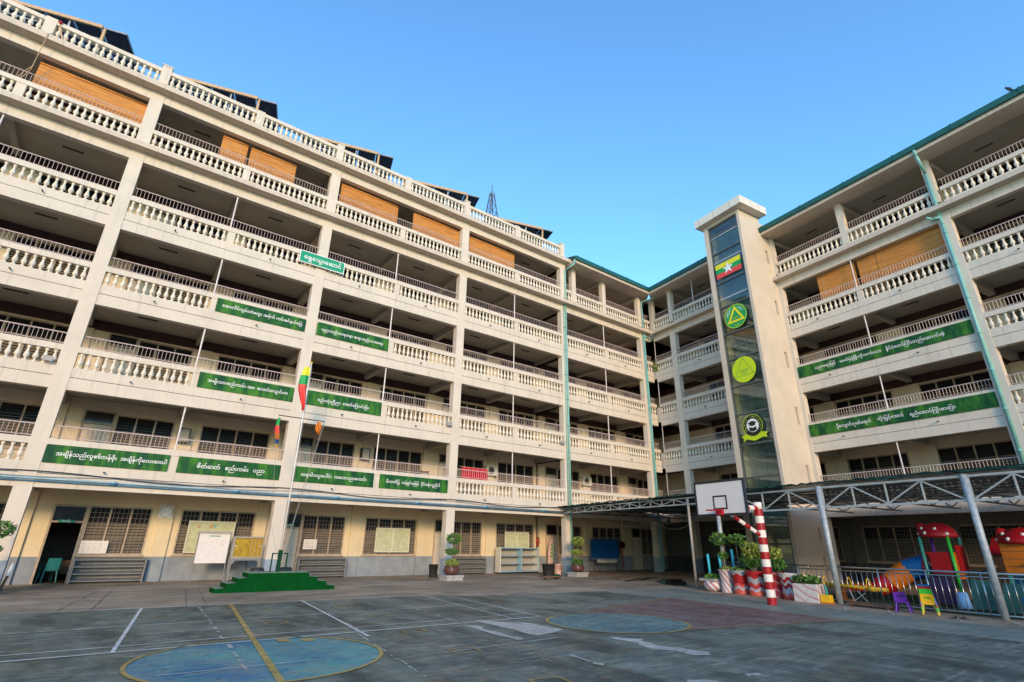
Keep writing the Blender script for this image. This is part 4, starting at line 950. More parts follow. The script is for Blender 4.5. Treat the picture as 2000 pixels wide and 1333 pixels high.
t = thing('desk', 'brown wooden desk inside the open classroom door', 'desk', FL, (-.55, 4.7, 0)); part('top', MB().box(-.5, .5, -.3, .3, .70, .74), M['brown'], t); part('front', MB().box(-.46, .46, -.28, -.25, .25, .699), M['brown'], t)
for x in (-.45, .45): part('leg', MB().box(x-.03, x+.03, -.27, .27, 0, .699), M['brown'], t)
t = thing('door_plate', 'small green sign plate over the open classroom door', 'sign', FL); part('plate', MB().box(-1.18, -.72, 2.86, 2.89, 2.10, 2.20), M['signg'], t); lettering(t, 'အခန်း', -1.08, -.82, 2.15, 2.855, M['sky_white'])
t = thing('door_plate', 'small green sign plate over the cream door beside the podium', 'sign', FL); part('plate', MB().box(6.85, 7.35, 2.86, 2.89, 2.20, 2.30), M['signg'], t); lettering(t, 'ရုံးခန်း', 6.95, 7.25, 2.25, 2.855, M['sky_white'])
# air conditioners, red cloth, wall speakers on the first floor
def aircon(Fm, x, z, y, l):
    t = thing('air_conditioner', l, 'air conditioner', Fm, (x, y, z)); part('case', MB().box(-.40, .40, -.28, .0, 0, .58), M['ac'], t); part('fan_opening', vdisc((-.08, .29), .22, -.287), M['black'], t); part('fan_grille', vring((-.08, .29), .13, .02, -.291), M['frame'], t); [part('bracket', MB().box(a, a+.06, -.28, 0, -.06, -.001), M['black'], t) for a in (-.33, .27)]
aircon(FL, 18.35, 5.42, 2.9, 'white outdoor air conditioner unit right of the red cloth, first floor')
aircon(FL, 26.4, 5.42, 2.9, 'white outdoor air conditioner unit right of the teal downpipe, first floor')
t = thing('cloth', 'bright red cloth hung behind the first floor railing of the left wing', 'cloth', FL); m = MB()
N_ = 40
for i in range(N_):
    a, b = 14.75+1.65*i/N_, 14.75+1.65*(i+1)/N_; ya, yb = .30+.035*math.sin(i*.9), .30+.035*math.sin((i+1)*.9); m.quad((a, ya, 4.72), (b, yb, 4.72), (b, yb*.3+.21, 5.38), (a, ya*.3+.21, 5.38))
part('drape', m, M['redcloth'], t, True); part('cord', MB().tube((14.6, .30, 5.38), (16.5, .30, 5.38), .012), M['tan'], t)
for i, (x, z, l) in enumerate(((2.1, 5.75, 'black wall box by the white pole, first floor far left bay'), (10.3, 5.85, 'black wall box on the first floor, bay right of the flagpole'))):
    t = thing('wall_box', l, 'box', FL, (x, 2.8, z)); part('case', MB().box(-.22, .22, -.2, .08, -.3, .3), M['black'], t); part('grille', MB().box(-.18, .18, -.21, -.201, -.26, .26), M['frame'], t)
for i, (x, l) in enumerate(((4.65, 'upturned brown wooden chair on the first floor left of the small yellow flag'), (12.9, 'upturned wooden chair at the right end of the first floor bay right of the flagpole'))):
    t = thing('wooden_chair', l, 'chair', FL, (x, .75, LFLOOR[1])); m = MB(); part('seat', MB().box(-.24, .24, -.24, .24, .43, .47), M['brown'], t)
    for a in (-.22, .22):
        part('leg', MB().box(a-.025, a+.025, -.23, -.18, 0, .43), M['brown'], t); part('leg', MB().box(a-.025, a+.025, .18, .23, 0, 1.32), M['brown'], t)
    part('backrest', MB().box(-.195, .195, .19, .22, 1.15, 1.30), M['brown'], t); part('backrest', MB().box(-.195, .195, .19, .22, .75, .82), M['brown'], t)

# ------------------------------------------------------------------ podium, flagpole, flags
t = thing('podium', 'dark green stepped podium with four risers on each side, in front of the left wing', 'podium', None, (5.33, 20.1, 0))
L_, R_ = [-1.90, -1.60, -1.28, -.98], [1.94, 1.63, 1.30, .99]
for i in range(4):
    a, b = L_[i], R_[i]; z0, z1 = i*.145, (i+1)*.145
    part('step', MB().box(a+.004, b-.004, .031, .95, z0, z1-.013), M['podium'], t)
    for q0, q1 in (((a, L_[i+1]), (R_[i+1], b)) if i < 3 else ((a, b),)): part('tread', MB().box(q0, q1, .0, .95, z1-.012, z1), M['podtop'], t)
pr_ = []
for i in range(4): pr_ += [(L_[i], i*.145), (L_[i], (i+1)*.145-.013)]
for i in reversed(range(4)): pr_ += [(R_[i], (i+1)*.145-.013), (R_[i], i*.145)]
n_ = len(pr_); part('front_face', MB().add([(a, 0, b) for a, b in pr_]+[(a, .03, b) for a, b in pr_], [tuple(range(n_)), tuple(range(2*n_-1, n_-1, -1))]+[(i, i+n_, (i+1) % n_+n_, (i+1) % n_) for i in range(n_)]), M['podium'], t)
pz = .58
p = thing('flagpole', 'tall white flagpole standing on the green podium in a green steel frame', 'flagpole', None, (5.40, 20.7, pz))
part('pole', MB().tube((0, 0, 0), (0, 0, 7.66), .034, 10, 0, .024), M['white'], p, True); part('finial', MB().ball((0, 0, 7.70), .05), M['yellow'], p, True); part('yardarm', MB().tube((-.88, 0, 5.42), (.86, 0, 5.42), .018, 6), M['cable'], p)
m = MB(); m.box(-.06, .06, -.06, .06, 0, .70)
for s in (-1, 1): m.box(s*.25-.02, s*.25+.02, -.02, .02, 0, .60); m.box(min(s*.06, s*.27), max(s*.06, s*.27), -.02, .02, .56, .60)
part('support_frame', m, M['dgreen'], p)
m = MB(); m.path([(-.84, 0, 5.42), (-.84, .0, 5.0), (-.5, .02, 1.6), (-.03, -.05, .3)], .005, 4); m.path([(.84, 0, 5.42), (.55, 0, 3.6), (.05, -.06, .3)], .006, 4); m.path([(.86, 0, 5.42), (.60, 0, 3.6), (.06, -.06, .3)], .006, 4); m.path([(.05, 0, 7.5), (.06, 0, .4)], .006, 4); part('halyard', m, M['frame'], p)
def hung_flag(name, label, loc, wid, hgt, bands, amp, cat='flag', seed=0, skew=0.0):
    """limp cloth hanging in folds from its upper corner"""
    t = thing(name, label, cat, None, loc); n = 14; z = 0
    for k, (frac, mt) in enumerate(bands):
        m = MB(); rows = max(2, int(frac*12)); H = frac*hgt
        for j in range(rows):
            for i in range(n):
                P = []
                for a, b in ((i, j), (i+1, j), (i+1, j+1), (i, j+1)):
                    zz = z+H*b/rows; u = a/n; q = zz/hgt; wv = wid*(.25+.75*math.sin(math.pi*min(1, .12+q*.95))**.8)
                    P.append((-u*wv-skew*q+.012*math.sin(q*9+seed), amp*math.sin(u*7.5+q*5+seed)*(.3+q), -zz))
                m.quad(*P)
        part('band', m, M[mt], t, True); z += H
    return t
hung_flag('flag', 'national flag hanging limp at the top of the flagpole, yellow and green above red', (5.36, 20.62, 8.05), .34, 1.75, ((.20, 'e_yellow'), (.22, 'e_green'), (.58, 'e_red')), .06)
hung_flag('pennant', 'multicoloured Buddhist pennant hanging from the left end of the yardarm', (4.60, 20.68, 5.90), .16, 1.15, ((.25, 'e_green'), (.25, 'e_red'), (.2, 'orange'), (.15, 'blue'), (.15, 'yellow')), .04, seed=2, skew=-.08)
hung_flag('pennant', 'small orange pennant hanging from the right end of the yardarm', (6.14, 20.68, 5.95), .22, .50, ((1, 'orange'),), .04, seed=4)
for x, l in ((5.0, 'black tyre planter behind the podium, left of the flagpole'), (5.98, 'black tyre planter behind the podium, right of the flagpole')):
    t = thing('tyre', l, 'tyre', None, (x, 21.9, 0)); part('stack', MB().lathe([(.18, 0), (.24, .02), (.25, .22), (.22, .3), (.24, .36), (.25, .58), (.2, .66), (.13, .65), (.13, .4)], 18), M['black'], t, True)
# weed growing in the inner corner
t = thing('weed', 'small green plant growing from the balustrade in the inner corner, fourth floor', 'plant', FL, (31.2, -.1, 14.2)); part('stem', MB().path([(0, .1, 0), (.05, 0, .2), (.15, -.08, .4)], .012, 4), M['bark'], t); leaves('leaf_cluster', [(.1, -.08, .25, .28, .25), (.2, -.1, .0, .15, .2)], M['leafy'], t, 90, .07, 8)
# ------------------------------------------------------------------ court edge: hoop, canopy, railing, planters
def RP(t, off, z=0): return (t, -off, z)
h = thing('basketball_hoop', 'basketball stand with a red and white striped pole and a white backboard', 'basketball hoop', FR, RP(16.16, 12.95))
m = MB(); nb = 14; hh = 2.95/nb
for k in range(nb): m.lathe([(.131, k*hh), (.131, (k+1)*hh)], 20, (0, 0, 0), 0 if k % 2 == 0 else 1, cap=(k == nb-1))
part('pole', m, [M['striper'], M['stripew']], h, True)
def striped(a, b, r, n, first):
    m = MB(); a = Vector(a); b = Vector(b)
    for i in range(n): m.tube(a+(b-a)*i/n, a+(b-a)*(i+1)/n, r, 12, (i+first) % 2, cap=(i in (0, n-1)))
    return m
# the board hangs 1.25 m in front of the pole (local -y is towards the court)
part('arm', striped((0, -.05, 2.76), (0, -1.20, 2.76), .085, 5, 0), [M['striper'], M['stripew']], h, True)
part('brace', striped((0, -.06, 1.95), (-.25, -1.18, 2.62), .062, 6, 1), [M['stripew'], M['striper']], h, True)
bb = part('backboard', MB().box(-1.33, .52, -1.27, -1.23, 2.54, 3.56), M['board'], h)
m = MB(); w_ = .055
for a in ((-1.36, .55, 3.52, 3.59), (-1.36, .55, 2.51, 2.575), (-1.36, -1.30, 2.575, 3.52), (.49, .55, 2.575, 3.52)): m.box(a[0], a[1], -1.285, -1.22, a[2], a[3])
part('black_border', m, M['black'], bb); m = MB(); x0, x1, z0, z1 = -.66, -.14, 2.70, 3.12
for a in ((x0, x1, z1-.045, z1), (x0, x1, z0, z0+.045), (x0, x0+.045, z0+.045, z1-.045), (x1-.045, x1, z0+.045, z1-.045)): m.box(a[0], a[1], -1.280, -1.272, a[2], a[3])
part('target_square', m, M['black'], bb)
m = MB(); c = (-.40, -1.62)
for i in range(28):
    a, b = 2*math.pi*i/28, 2*math.pi*(i+1)/28; m.tube((c[0]+.225*math.cos(a), c[1]+.225*math.sin(a), 2.66), (c[0]+.225*math.cos(b), c[1]+.225*math.sin(b), 2.66), .014, 6)
part('ring', m, M['striper'], h); m = MB(); m.box(-.50, -.30, -1.42, -1.27, 2.52, 2.70); m.bar((-.5, -1.3, 2.58), (-.48, -1.42, 2.66), .02); part('ring_bracket', m, M['striper'], h)

# ---- canopy along the right wing
cn = thing('canopy', 'long dark shade canopy on pale steel posts with white lattice trusses', 'canopy', FR, (0, -10.4, 0))
CT = T3(0, 10.4, 0)
for tt, off, r, mt in ((20.87, 10.5, .085, 'gsteel'), (16.84, 10.54, .085, 'gsteel'), (12.40, 10.2, .085, 'gsteel'), (10.82, 10.1, .055, 'frame'), (24.9, 10.5, .085, 'gsteel')):
    part('post', MB().tube((tt, -off, 0), (tt, -off, 3.55), r, 12), M[mt], cn, True, CT)
def truss(t0, t1, off0, off1, zb, zt, n, mt, r=.03, step=2):
    f = lambda s: off0+(off1-off0)*s
    m = MB(); m.bar((t0, -off0, zb), (t1, -off1, zb), r*2); part('bottom_chord', m, M[mt], cn, mat=CT); m = MB(); m.bar((t0, -off0, zt), (t1, -off1, zt), r*2); part('top_chord', m, M[mt], cn, mat=CT)
    for i in range(n+1): s = i/n; part('strut', MB().bar((t0+(t1-t0)*s, -f(s), zb+r), (t0+(t1-t0)*s, -f(s), zt-r), r*1.3), M[mt], cn, mat=CT)
    for i in range(n):
        s, q = i/n, (i+1)/n; a, b = (zt-r, zb+r) if i % 2 else (zb+r, zt-r)
        part('diagonal', MB().bar((t0+(t1-t0)*s, -f(s)-.001, a), (t0+(t1-t0)*q, -f(q)-.001, b), r*1.25), M[mt], cn, mat=CT)
truss(.35, 10.75, 9.75, 10.1, 3.30, 3.56, 14, 'truss', .026)
truss(12.45, 16.76, 10.25, 10.5, 2.86, 3.50, 4, 'truss', .03); truss(16.92, 20.79, 10.5, 10.5, 2.86, 3.50, 4, 'truss', .03); truss(20.95, 24.8, 10.5, 10.5, 2.86, 3.50, 4, 'truss', .03)
m = MB(); m.bar((10.8, -10.12, 3.3), (12.4, -10.2, 3.3), .05); m.bar((10.8, -10.12, 3.56), (12.4, -10.2, 3.56), .05); part('link_chord', m, M['truss'], cn, mat=CT)
for tt in (2.2, 6.0, 7.9, 10.8, 12.4, 14.6, 16.84, 18.9, 20.87, 22.9):
    e = 3.0 if 7.9 <= tt <= 10.8 else .15; m = MB()
    m.bar((tt, -10.0, 3.28), (tt, -e, 3.28), .06); m.bar((tt, -10.0, 3.58), (tt, -e, 3.58), .06); n = int((10-e)/.8)
    for i in range(n):
        a, b = -10+(10-e)*i/n, -10+(10-e)*(i+1)/n; m.bar((tt, a, 3.30 if i % 2 else 3.56), (tt, b, 3.56 if i % 2 else 3.30), .035)
    part('cross_truss', m, M['trussd'], cn, mat=CT)
for k in range(9): y = -9.4+k*1.05; part('purlin', MB().bar((.4, y, 3.61), (7.9 if y > -3 else 24.5, y, 3.61), .05), M['trussd'], cn, mat=CT)
def sheet(x0, x1, y0, y1, z, name, mat, nx, amp, seed):
    rnd = random.Random(seed); m = MB(); ny = max(2, int((y1-y0)/.8)); Z = [[z+rnd.uniform(-amp, amp) for j in range(ny+1)] for i in range(nx+1)]
    for i in range(nx):
        for j in range(ny):
            X = lambda a: x0+(x1-x0)*a/nx
            Y = lambda b: y0+(y1-y0)*b/ny
            m.quad((X(i), Y(j), Z[i][j]), (X(i+1), Y(j), Z[i+1][j]), (X(i+1), Y(j+1), Z[i+1][j+1]), (X(i), Y(j+1), Z[i][j+1]))
    return part(name, m, mat, cn, False, CT)
sheet(.3, 8.0, -10.1, -.06, 3.66, 'roof_sheet', M['sheet'], 10, .012, 1); sheet(8.0, 11.5, -10.3, -2.95, 3.66, 'roof_sheet', M['sheet'], 5, .012, 2)
sheet(11.5, 25, -10.62, -.4, 3.66, 'shade_net', M['net'], 20, .03, 3)
rnd = random.Random(9); m = MB(); pr = None
for i in range(150):
    t_ = .35+24.3*i/149; z = 3.66+rnd.uniform(-.03, .03); q = ((t_, -10.62+.5*max(0, 1-t_/11)+rnd.uniform(-.04, .04), z+rnd.uniform(.0, .03)), (t_, -10.60+.5*max(0, 1-t_/11), z-rnd.uniform(.02, .07)))
    if pr: m.quad(pr[0], q[0], q[1], pr[1])
    pr = q
part('net_edge', m, M['netedge'], cn, False, CT)
for a, b, c, l in ((2.5, 9.5, 3.2, 'a'), (5.5, 9.0, 2.9, 'b'), (1.0, 7.0, 3.1, 'c')):
    pts = [(a+i*(b-a)/20, -7+.4*i/20*(-1 if l == 'b' else 1), c-.5*math.sin(math.pi*i/20)) for i in range(21)]
    solo('cable', MB().path(pts, .012, 4), M['frame'], {'a': 'loose cable drooping longest under the left part of the canopy', 'b': 'loose cable drooping lowest under the canopy, left of the backboard', 'c': 'loose cable nearest the left wing under the canopy'}[l], 'cable', FR)

# ---- stainless railing
fn = thing('railing', 'stainless steel railing in front of the playground', 'railing', FR, (12.5, -10.36, 0)); FT = T3(-12.5, 10.36, 0)
for z, r in ((1.06, .028), (.96, .016), (.09, .018)): part('rail', MB().tube((12.5, -10.36, z), (25.2, -10.36, z), r, 8), M['steel'], fn, True, FT)
bar_me = MB().tube((0, 0, .09), (0, 0, .96), .0095, 6).mesh('bar', M['steel'], True); post_me = MB().tube((0, 0, 0), (0, 0, 1.06), .022, 8).mesh('post', M['steel'], True); knob_me = MB().ball((0, 0, 0), .035, 10, 6).mesh('ball_knob', M['steel'], True)
n = int(12.7/.158)
for i in range(n+1):
    t_ = 12.5+i*.158
    if i % 8 == 3: link('post', post_me, fn, FT @ T3(t_, -10.36, 0))
    else: link('bar', bar_me, fn, FT @ T3(t_, -10.36, 0))
for t_ in (14.75, 15.9, 16.6): link('ball_knob', knob_me, fn, FT @ T3(t_, -10.395, 1.01))
# ---- planters
m_w1 = drummat('wave_paint_grey_red', [(0, CO_), (.16, GR_), (.25, CO_), (.34, RD_), (.55, RD_), (.66, GR_), (.9, GR_)], 6, .035)
m_w2 = drummat('wave_paint_red_grey', [(0, CO_), (.15, GR_), (.24, RD_), (.34, CO_), (.40, GR_), (.58, RD_), (.9, RD_)], 5, .04)
m_w3 = drummat('wave_paint_petals', [(0, RD_), (.06, CO_), (.16, GR_), (.34, RD_), (.46, W_), (.54, RD_), (.65, W_), (.9, W_)], 7, .05)
m_w4 = drummat('slanted_paint', [(0, W_), (.55, RD_), (.8, W_)], 1, 0, .35)
m_w5 = drummat('slanted_red_paint', [(0, RD_), (.5, CO_), (.62, GR_), (.7, RD_)], 2, .03, .2)
m_w6 = drummat('vein_paint', [(0, W_), (.60, RD_), (.70, W_), (.86, RD_), (.90, W_)], 3, .03, .22)
def drum(t_, off, mat, label, r=.31, h=.80):
    t = thing('drum_planter', label, 'planter', FR, RP(t_, off), R(t_*77), group='painted drum planters by the hoop')
    part('lower_drum', MB().lathe([(r*.88, 0), (r*.86, .02), (r*.84, h*.49)], 24), mat, t, True); part('upper_drum', MB().lathe([(r*.86, h*.495), (r*.95, h*.75), (r*1.06, h-.02), (r*1.10, h), (r*1.0, h), (r*.95, h-.05)], 24, cap=False), mat, t, True)
    part('soil', MB().lathe([(.001, h-.055), (r*.96, h-.05)], 20, cap=False), M['soil'], t); return t
dpos = [(12.62, 10.42, m_w4, 'narrow drum planter with white and red stripes left of the pale post'), (13.22, 10.40, m_w1, 'drum planter with a grey rim and red waves, right of the pale post'), (13.90, 10.45, m_w2, 'drum planter with a bright red rim and grey waves, under the big bush'), (14.72, 10.55, m_w5, 'mostly hidden red drum planter behind the striped pole'), (15.32, 10.62, m_w3, 'drum planter with white rim and petal pattern right of the striped pole')]
for i, (a, b, c, l) in enumerate(dpos): drum(a, b, c, l, .27 if i == 0 else .32)
t = thing('bowl_planter', 'low round planter painted white with slanted red patches, leftmost of the planters', 'planter', FR, RP(11.98, 10.45)); part('bowl', MB().lathe([(.18, 0), (.30, .05), (.36, .16), (.35, .30), (.31, .36)], 22), m_w4, t, True); part('tray', MB().box(-.42, .30, -.3, .3, .362, .45), M['concrete'], t); leaves('grass_tuft', [(0, 0, .5, .34, .10)], M['leaf'], t, 180, .07, 4)
t = thing('square_planter', 'square white planter box with dark red veins, right end of the planters', 'planter', FR, RP(16.03, 10.75), R(8)); part('box', MB().box(-.36, .36, -.34, .34, 0, .53), m_w6, t); part('soil', MB().box(-.32, .32, -.30, .30, .531, .54), M['soil'], t)
leaves('foliage', [(-.1, 0, .66, .34, .14), (.15, 0, .64, .25, .12)], M['leaf'], t, 260, .07, 5); leaves('flowers', [(0, 0, .76, .35, .09)], M['flower'], t, 45, .055, 6); part('red_flower', MB().ball((-.42, .0, .68), .07, 8, 5), M['red'], t, True)
t = thing('pot', 'small yellow square pot at the foot of the second pale post', 'pot', FR, RP(16.56, 10.75), R(5)); m = MB(); m.box(-.13, .13, -.13, .13, .03, .24); part('body', m, M['yellow'], t); part('saucer', MB().box(-.16, .16, -.16, .16, 0, .028), M['orange'], t); part('teal_stake', MB().tube((0, .05, .24), (-.02, .06, .52), .04, 8), M['teald'], t)
def stake(t_, off, z0, z1, l):
    q = thing('pipe_stake', l, 'pipe', FR, RP(t_, off, z0), group='blue pipe stakes among the planters'); part('pipe', MB().tube((0, 0, 0), (-.02, 0, z1-z0), .048, 10), M['cyan'], q, True)
stake(11.85, 10.42, .45, 1.33, 'tall leaning blue pipe in the leftmost low planter'); stake(12.42, 10.45, .80, 1.30, 'short blue pipe in the narrow striped drum'); stake(12.95, 10.35, .80, 1.52, 'blue pipe just right of the pale post')
def shrub(t_, off, z0, label, blobs, mats, n, trunk, sz=.07, seed=1):
    t = thing('shrub', label, 'plant', FR, RP(t_, off, z0), group=None); part('trunk', MB().path(trunk, .022, 5), M['bark'], t)
    for k, b in enumerate(blobs): leaves('crown', [b], M[mats[k % len(mats)]], t, n, sz, seed+k)
shrub(12.62, 10.42, .76, 'two-tiered shrub left of the pale post', [(-.15, 0, 1.12, .34, .25), (-.12, .1, .52, .20, .13), (.05, 0, .06, .22, .08)], ('leaf', 'leaf', 'leafy'), 380, [(0, 0, 0), (-.06, 0, .5), (.02, 0, .8), (-.1, 0, 1.05)], .06, 21)
shrub(13.22, 10.40, .76, 'thin umbrella-topped shrub right of the pale post', [(.02, 0, 1.2, .30, .10), (-.12, 0, 1.1, .18, .12), (.3, 0, .95, .16, .12), (0, 0, .08, .25, .06)], ('leaf',), 130, [(0, 0, 0), (-.02, 0, 1.2)], .08, 31)
shrub(13.90, 10.45, .76, 'big bushy shrub left of the striped pole', [(-.05, 0, .72, .34, .32), (.10, .05, .42, .34, .25), (-.2, 0, .38, .30, .25), (.25, 0, .75, .22, .22), (.4, .1, .35, .2, .2)], ('leafy', 'leaf', 'leaf', 'leafy', 'leaf'), 420, [(0, 0, 0), (.02, 0, .5), (0, 0, .8)], .065, 41)
shrub(14.85, 10.5, .76, 'bushy shrub right behind the striped pole', [(.0, 0, .62, .20, .24), (.05, 0, .30, .24, .22)], ('leafy', 'leaf'), 330, [(0, 0, 0), (0, 0, .6)], .065, 51)

# ---- small chairs, bench frame, slippers
def kid_chair(t_, off, z, rz, mat, label, legmat=None, group=None, tilt=0):
    t = thing('child_chair', label, 'chair', FR, RP(t_, off, z), rz, group=group); lm = M[legmat or mat]
    sh = MB(); W = .155
    sh.box(-W, W, -.15, .15, .245, .27); part('seat', sh, M[mat], t)
    b = MB(); n = 8
    def bp(u, v): return (-W*1.0*(1-.12*v)+2*W*(1-.12*v)*u, .15+.07*v-.035*math.sin(math.pi*u), .265+.24*v)
    for i in range(n):
        for j in range(6):
            if j in (3,) and 2 <= i <= 5: continue
            P = [bp(a/n, c/6) for a, c in ((i, j), (i+1, j), (i+1, j+1), (i, j+1))]; b.quad(*P); b.quad(*[(p[0], p[1]+.022, p[2]) for p in reversed(P)])
    for i in range(n): P = [bp(i/n, 1), bp((i+1)/n, 1)]; b.quad(P[0], P[1], (P[1][0], P[1][1]+.022, P[1][2]), (P[0][0], P[0][1]+.022, P[0][2]))
    for u in (0, 1):
        for j in range(6): P = [bp(u, j/6), bp(u, (j+1)/6)]; q = [P[0], P[1], (P[1][0], P[1][1]+.022, P[1][2]), (P[0][0], P[0][1]+.022, P[0][2])]; b.quad(*(q if u else q[::-1]))
    part('backrest', b, M[mat], t)
    for x in (-1, 1):
        for y in (-1, 1): part('leg', MB().tube((x*.12, y*.11, .25), (x*.17, y*.17, 0), .022, 8), lm, t)
    return t
kid_chair(18.85, 11.05, 0, R(197), 'purple', 'small purple chair standing alone by the railing')
for k, (mt, l, z) in enumerate((('yellow', 'small yellow chair, lowest of the stack by the railing', 0), ('green', 'bright green chair resting directly on the yellow chair', .07), ('green', 'upper bright green chair, second from the yellow one', .125), ('red', 'red chair just under the blue one in the stack', .18), ('blue', 'blue chair at the very top of the stack', .235))):
    kid_chair(19.45, 10.95, z, R(200), mt, l, group='stacked child chairs')
t = thing('low_trolley', 'weathered low timber trolley lying along the railing', 'trolley', FR, RP(17.9, 10.75)); 
for y in (-.18, .0, .18): part('plank', MB().box(-.62, .62, y-.07, y+.07, .07, .11), M['brown'], t)
for x in (-.5, .5):
    part('cross_rail', MB().box(x-.04, x+.04, -.26, .26, .03, .069), M['brown'], t); part('castor', MB().tube((x, -.24, .03), (x, -.19, .03), .03, 8), M['black'], t)
m = MB(); m.bar((-.55, .1, .12), (-.75, .3, .42), .03); m.bar((-.2, .15, .12), (-.52, .3, .40), .025); m.bar((-.62, .2, .12), (-.3, .3, .36), .02); part('loose_stick', m, M['grey'], t)
for s in (0, .17):
    q = thing('slipper', ('left' if s == 0 else 'right')+' black slipper of the pair on the ground by the last pale post', 'slipper', FR, RP(20.15+s, 11.35), R(40)); part('sole', MB().lathe([(.05, 0), (.052, .02)], 14), M['black'], q, mat=Matrix.Scale(2.2, 4, (1, 0, 0))); part('strap', MB().path([(-.02, -.05, .02), (.03, 0, .06), (-.02, .05, .02)], .012, 5), M['black'], q)

# ---- playground behind the railing
rf = M['red']
def mushroom(parent, c, rx, name='roof'):
    m = MB(); m.lathe([(rx*1.0, 0), (rx*1.02, .06), (rx*.92, .2), (rx*.7, .33), (rx*.4, .42), (.02, .45)], 22, c); r_ = part(name, m, M['red'], parent, True)
    for a, z, q in ((250, .12, .95), (285, .24, .80), (225, .26, .80), (320, .10, .96), (200, .1, .96)):
        g_ = R(a); part('white_spot', MB().ball((c[0]+rx*q*math.cos(g_), c[1]+rx*q*math.sin(g_), c[2]+z), .055, 8, 5), M['sky_white'], r_, True)
    m = MB(); m.lathe([(.14, 0), (.12, .26), (.02, .30)], 12, (c[0]-rx*.75, c[1]-.1, c[2]+.14)); part('chimney', m, M['red'], parent, True)
pg = thing('play_tower', 'plastic play tower with a red mushroom roof and a tube slide, behind the railing', 'play tower', FR, RP(18.9, 8.0))
mushroom(pg, (0, 0, 1.98), .50)
for x, y, mt in ((-.38, -.38, 'teald'), (.38, -.38, 'green'), (.38, .38, 'teald'), (-.38, .38, 'purple')): part('post', MB().tube((x, y, 0), (x, y, 1.99), .045, 8), M[mt], pg, True)
part('deck', MB().box(-.42, .42, -.42, .42, .86, .92), M['black'], pg); part('red_panel', MB().box(-.22, .30, -.40, -.36, .94, 1.55), M['red'], pg); part('orange_panel', MB().box(.36, .41, -.34, .34, .80, 1.55), M['orange'], pg); part('red_panel', MB().box(.425, .45, -.2, .34, 1.0, 1.75), M['red'], pg)
m = MB()
for i in range(12):
    a, b = math.pi*i/12, math.pi*(i+1)/12; m.tube((-.47, -.02+.34*math.cos(a), 1.02+.5*math.sin(a)), (-.47, -.02+.34*math.cos(b), 1.02+.5*math.sin(b)), .045, 6)
part('entry_arch', m, M['striper'], pg, True)
def tubeseg(a, b, r0, r1, mat, name, ribs=6):
    m = MB(); a = Vector(a); b = Vector(b)
    for i in range(ribs):
        p, q = a+(b-a)*i/ribs, a+(b-a)*(i+.85)/ribs; m.tube(p, q, r0+(r1-r0)*i/ribs, 16, 0, r0+(r1-r0)*(i+1)/ribs*1.02, False); m.tube(q, a+(b-a)*(i+1)/ribs, (r0+(r1-r0)*(i+1)/ribs)*1.03, 16, 0, None, False)
    part(name, m, M[mat], pg, True)
tubeseg((-.50, -.02, 1.15), (-1.05, -.15, .98), .33, .33, 'blue', 'tube_section', 5); tubeseg((-1.02, -.15, .99), (-1.50, -.35, .62), .33, .31, 'orange', 'tube_section', 3); tubeseg((-1.47, -.33, .64), (-1.85, -.55, .44), .30, .27, 'red', 'tube_section', 2)
m = MB(); pts = [(-1.80, -.52, .42), (-2.05, -.66, .33), (-2.3, -.8, .30), (-2.55, -.92, .31)]
for a, b in zip(pts, pts[1:]):
    for s0, z0, s1, z1 in ((-.26, .18, -.18, 0), (-.18, 0, .18, 0), (.18, 0, .26, .18)): m.quad((a[0], a[1]+s0, a[2]+z0), (b[0], b[1]+s0, b[2]+z0), (b[0], b[1]+s1, b[2]+z1), (a[0], a[1]+s1, a[2]+z1)); 
part('slide_chute', m, M['red'], pg)
part('purple_panel', MB().box(-.44, -.40, -.40, .38, .10, .86), M['deepp'], pg); part('purple_panel', MB().box(-.38, .2, -.44, -.40, .10, .84), M['deepp'], pg)
ph = thing('playhouse', 'plastic playhouse with red mushroom roof and orange walls at the right edge', 'playhouse', FR, RP(20.95, 7.9))
mushroom(ph, (0, 0, 1.80), .62); part('front_wall', MB().box(-.48, .48, -.46, -.42, .98, 1.80), M['orange'], ph); part('side_wall', MB().box(-.48, -.44, -.415, .46, .98, 1.80), M['orange'], ph); part('side_wall', MB().box(.44, .48, -.415, .46, .98, 1.80), M['orange'], ph)
for z in (1.2, 1.4, 1.6): part('groove', MB().box(-.47, .47, -.468, -.461, z, z+.015), M['brown'], ph)
part('green_leaf', MB().ball((.1, -.48, 1.28), .12, 10, 5, 0, .4), M['green'], ph, True)
for x in (-.44, .44):
    for y in (-.42, .42): part('post', MB().box(x-.04, x+.04, y-.04, y+.04, 0, .979), M['teald'], ph)
tb = thing('toy_shed', 'dark toy shed with a dull red roof behind the play tower', 'toy house', FR, RP(20.2, 6.4)); part('wall', MB().box(-.45, .45, -.4, .4, 0, 1.5), M['brown'], tb); part('roof', MB().add([(-.55, -.5, 1.5), (.55, -.5, 1.5), (.55, .5, 1.5), (-.55, .5, 1.5), (-.5, 0, 2.0), (.5, 0, 2.0)], [(0,3,2,1),(0,1,5,4),(2,3,4,5),(0,4,3),(1,2,5)]), M['striper'], tb); part('door', MB().box(-.2, .2, -.42, -.401, 0, .9), M['blue'], tb)
ss = thing('seesaw', 'long yellow spring seesaw with loop handles behind the railing', 'seesaw', FR, RP(16.65, 9.4))
part('beam', MB().tube((-1.05, 0, .48), (1.1, 0, .42), .06, 10), M['yellow'], ss, True); m = MB()
for x in (-.85, -.05, .55):
    for i in range(10): a, b = math.pi*i/10, math.pi*(i+1)/10; m.tube((x, .12*math.cos(a), .5+.22*math.sin(a)), (x, .12*math.cos(b), .5+.22*math.sin(b)), .018, 6)
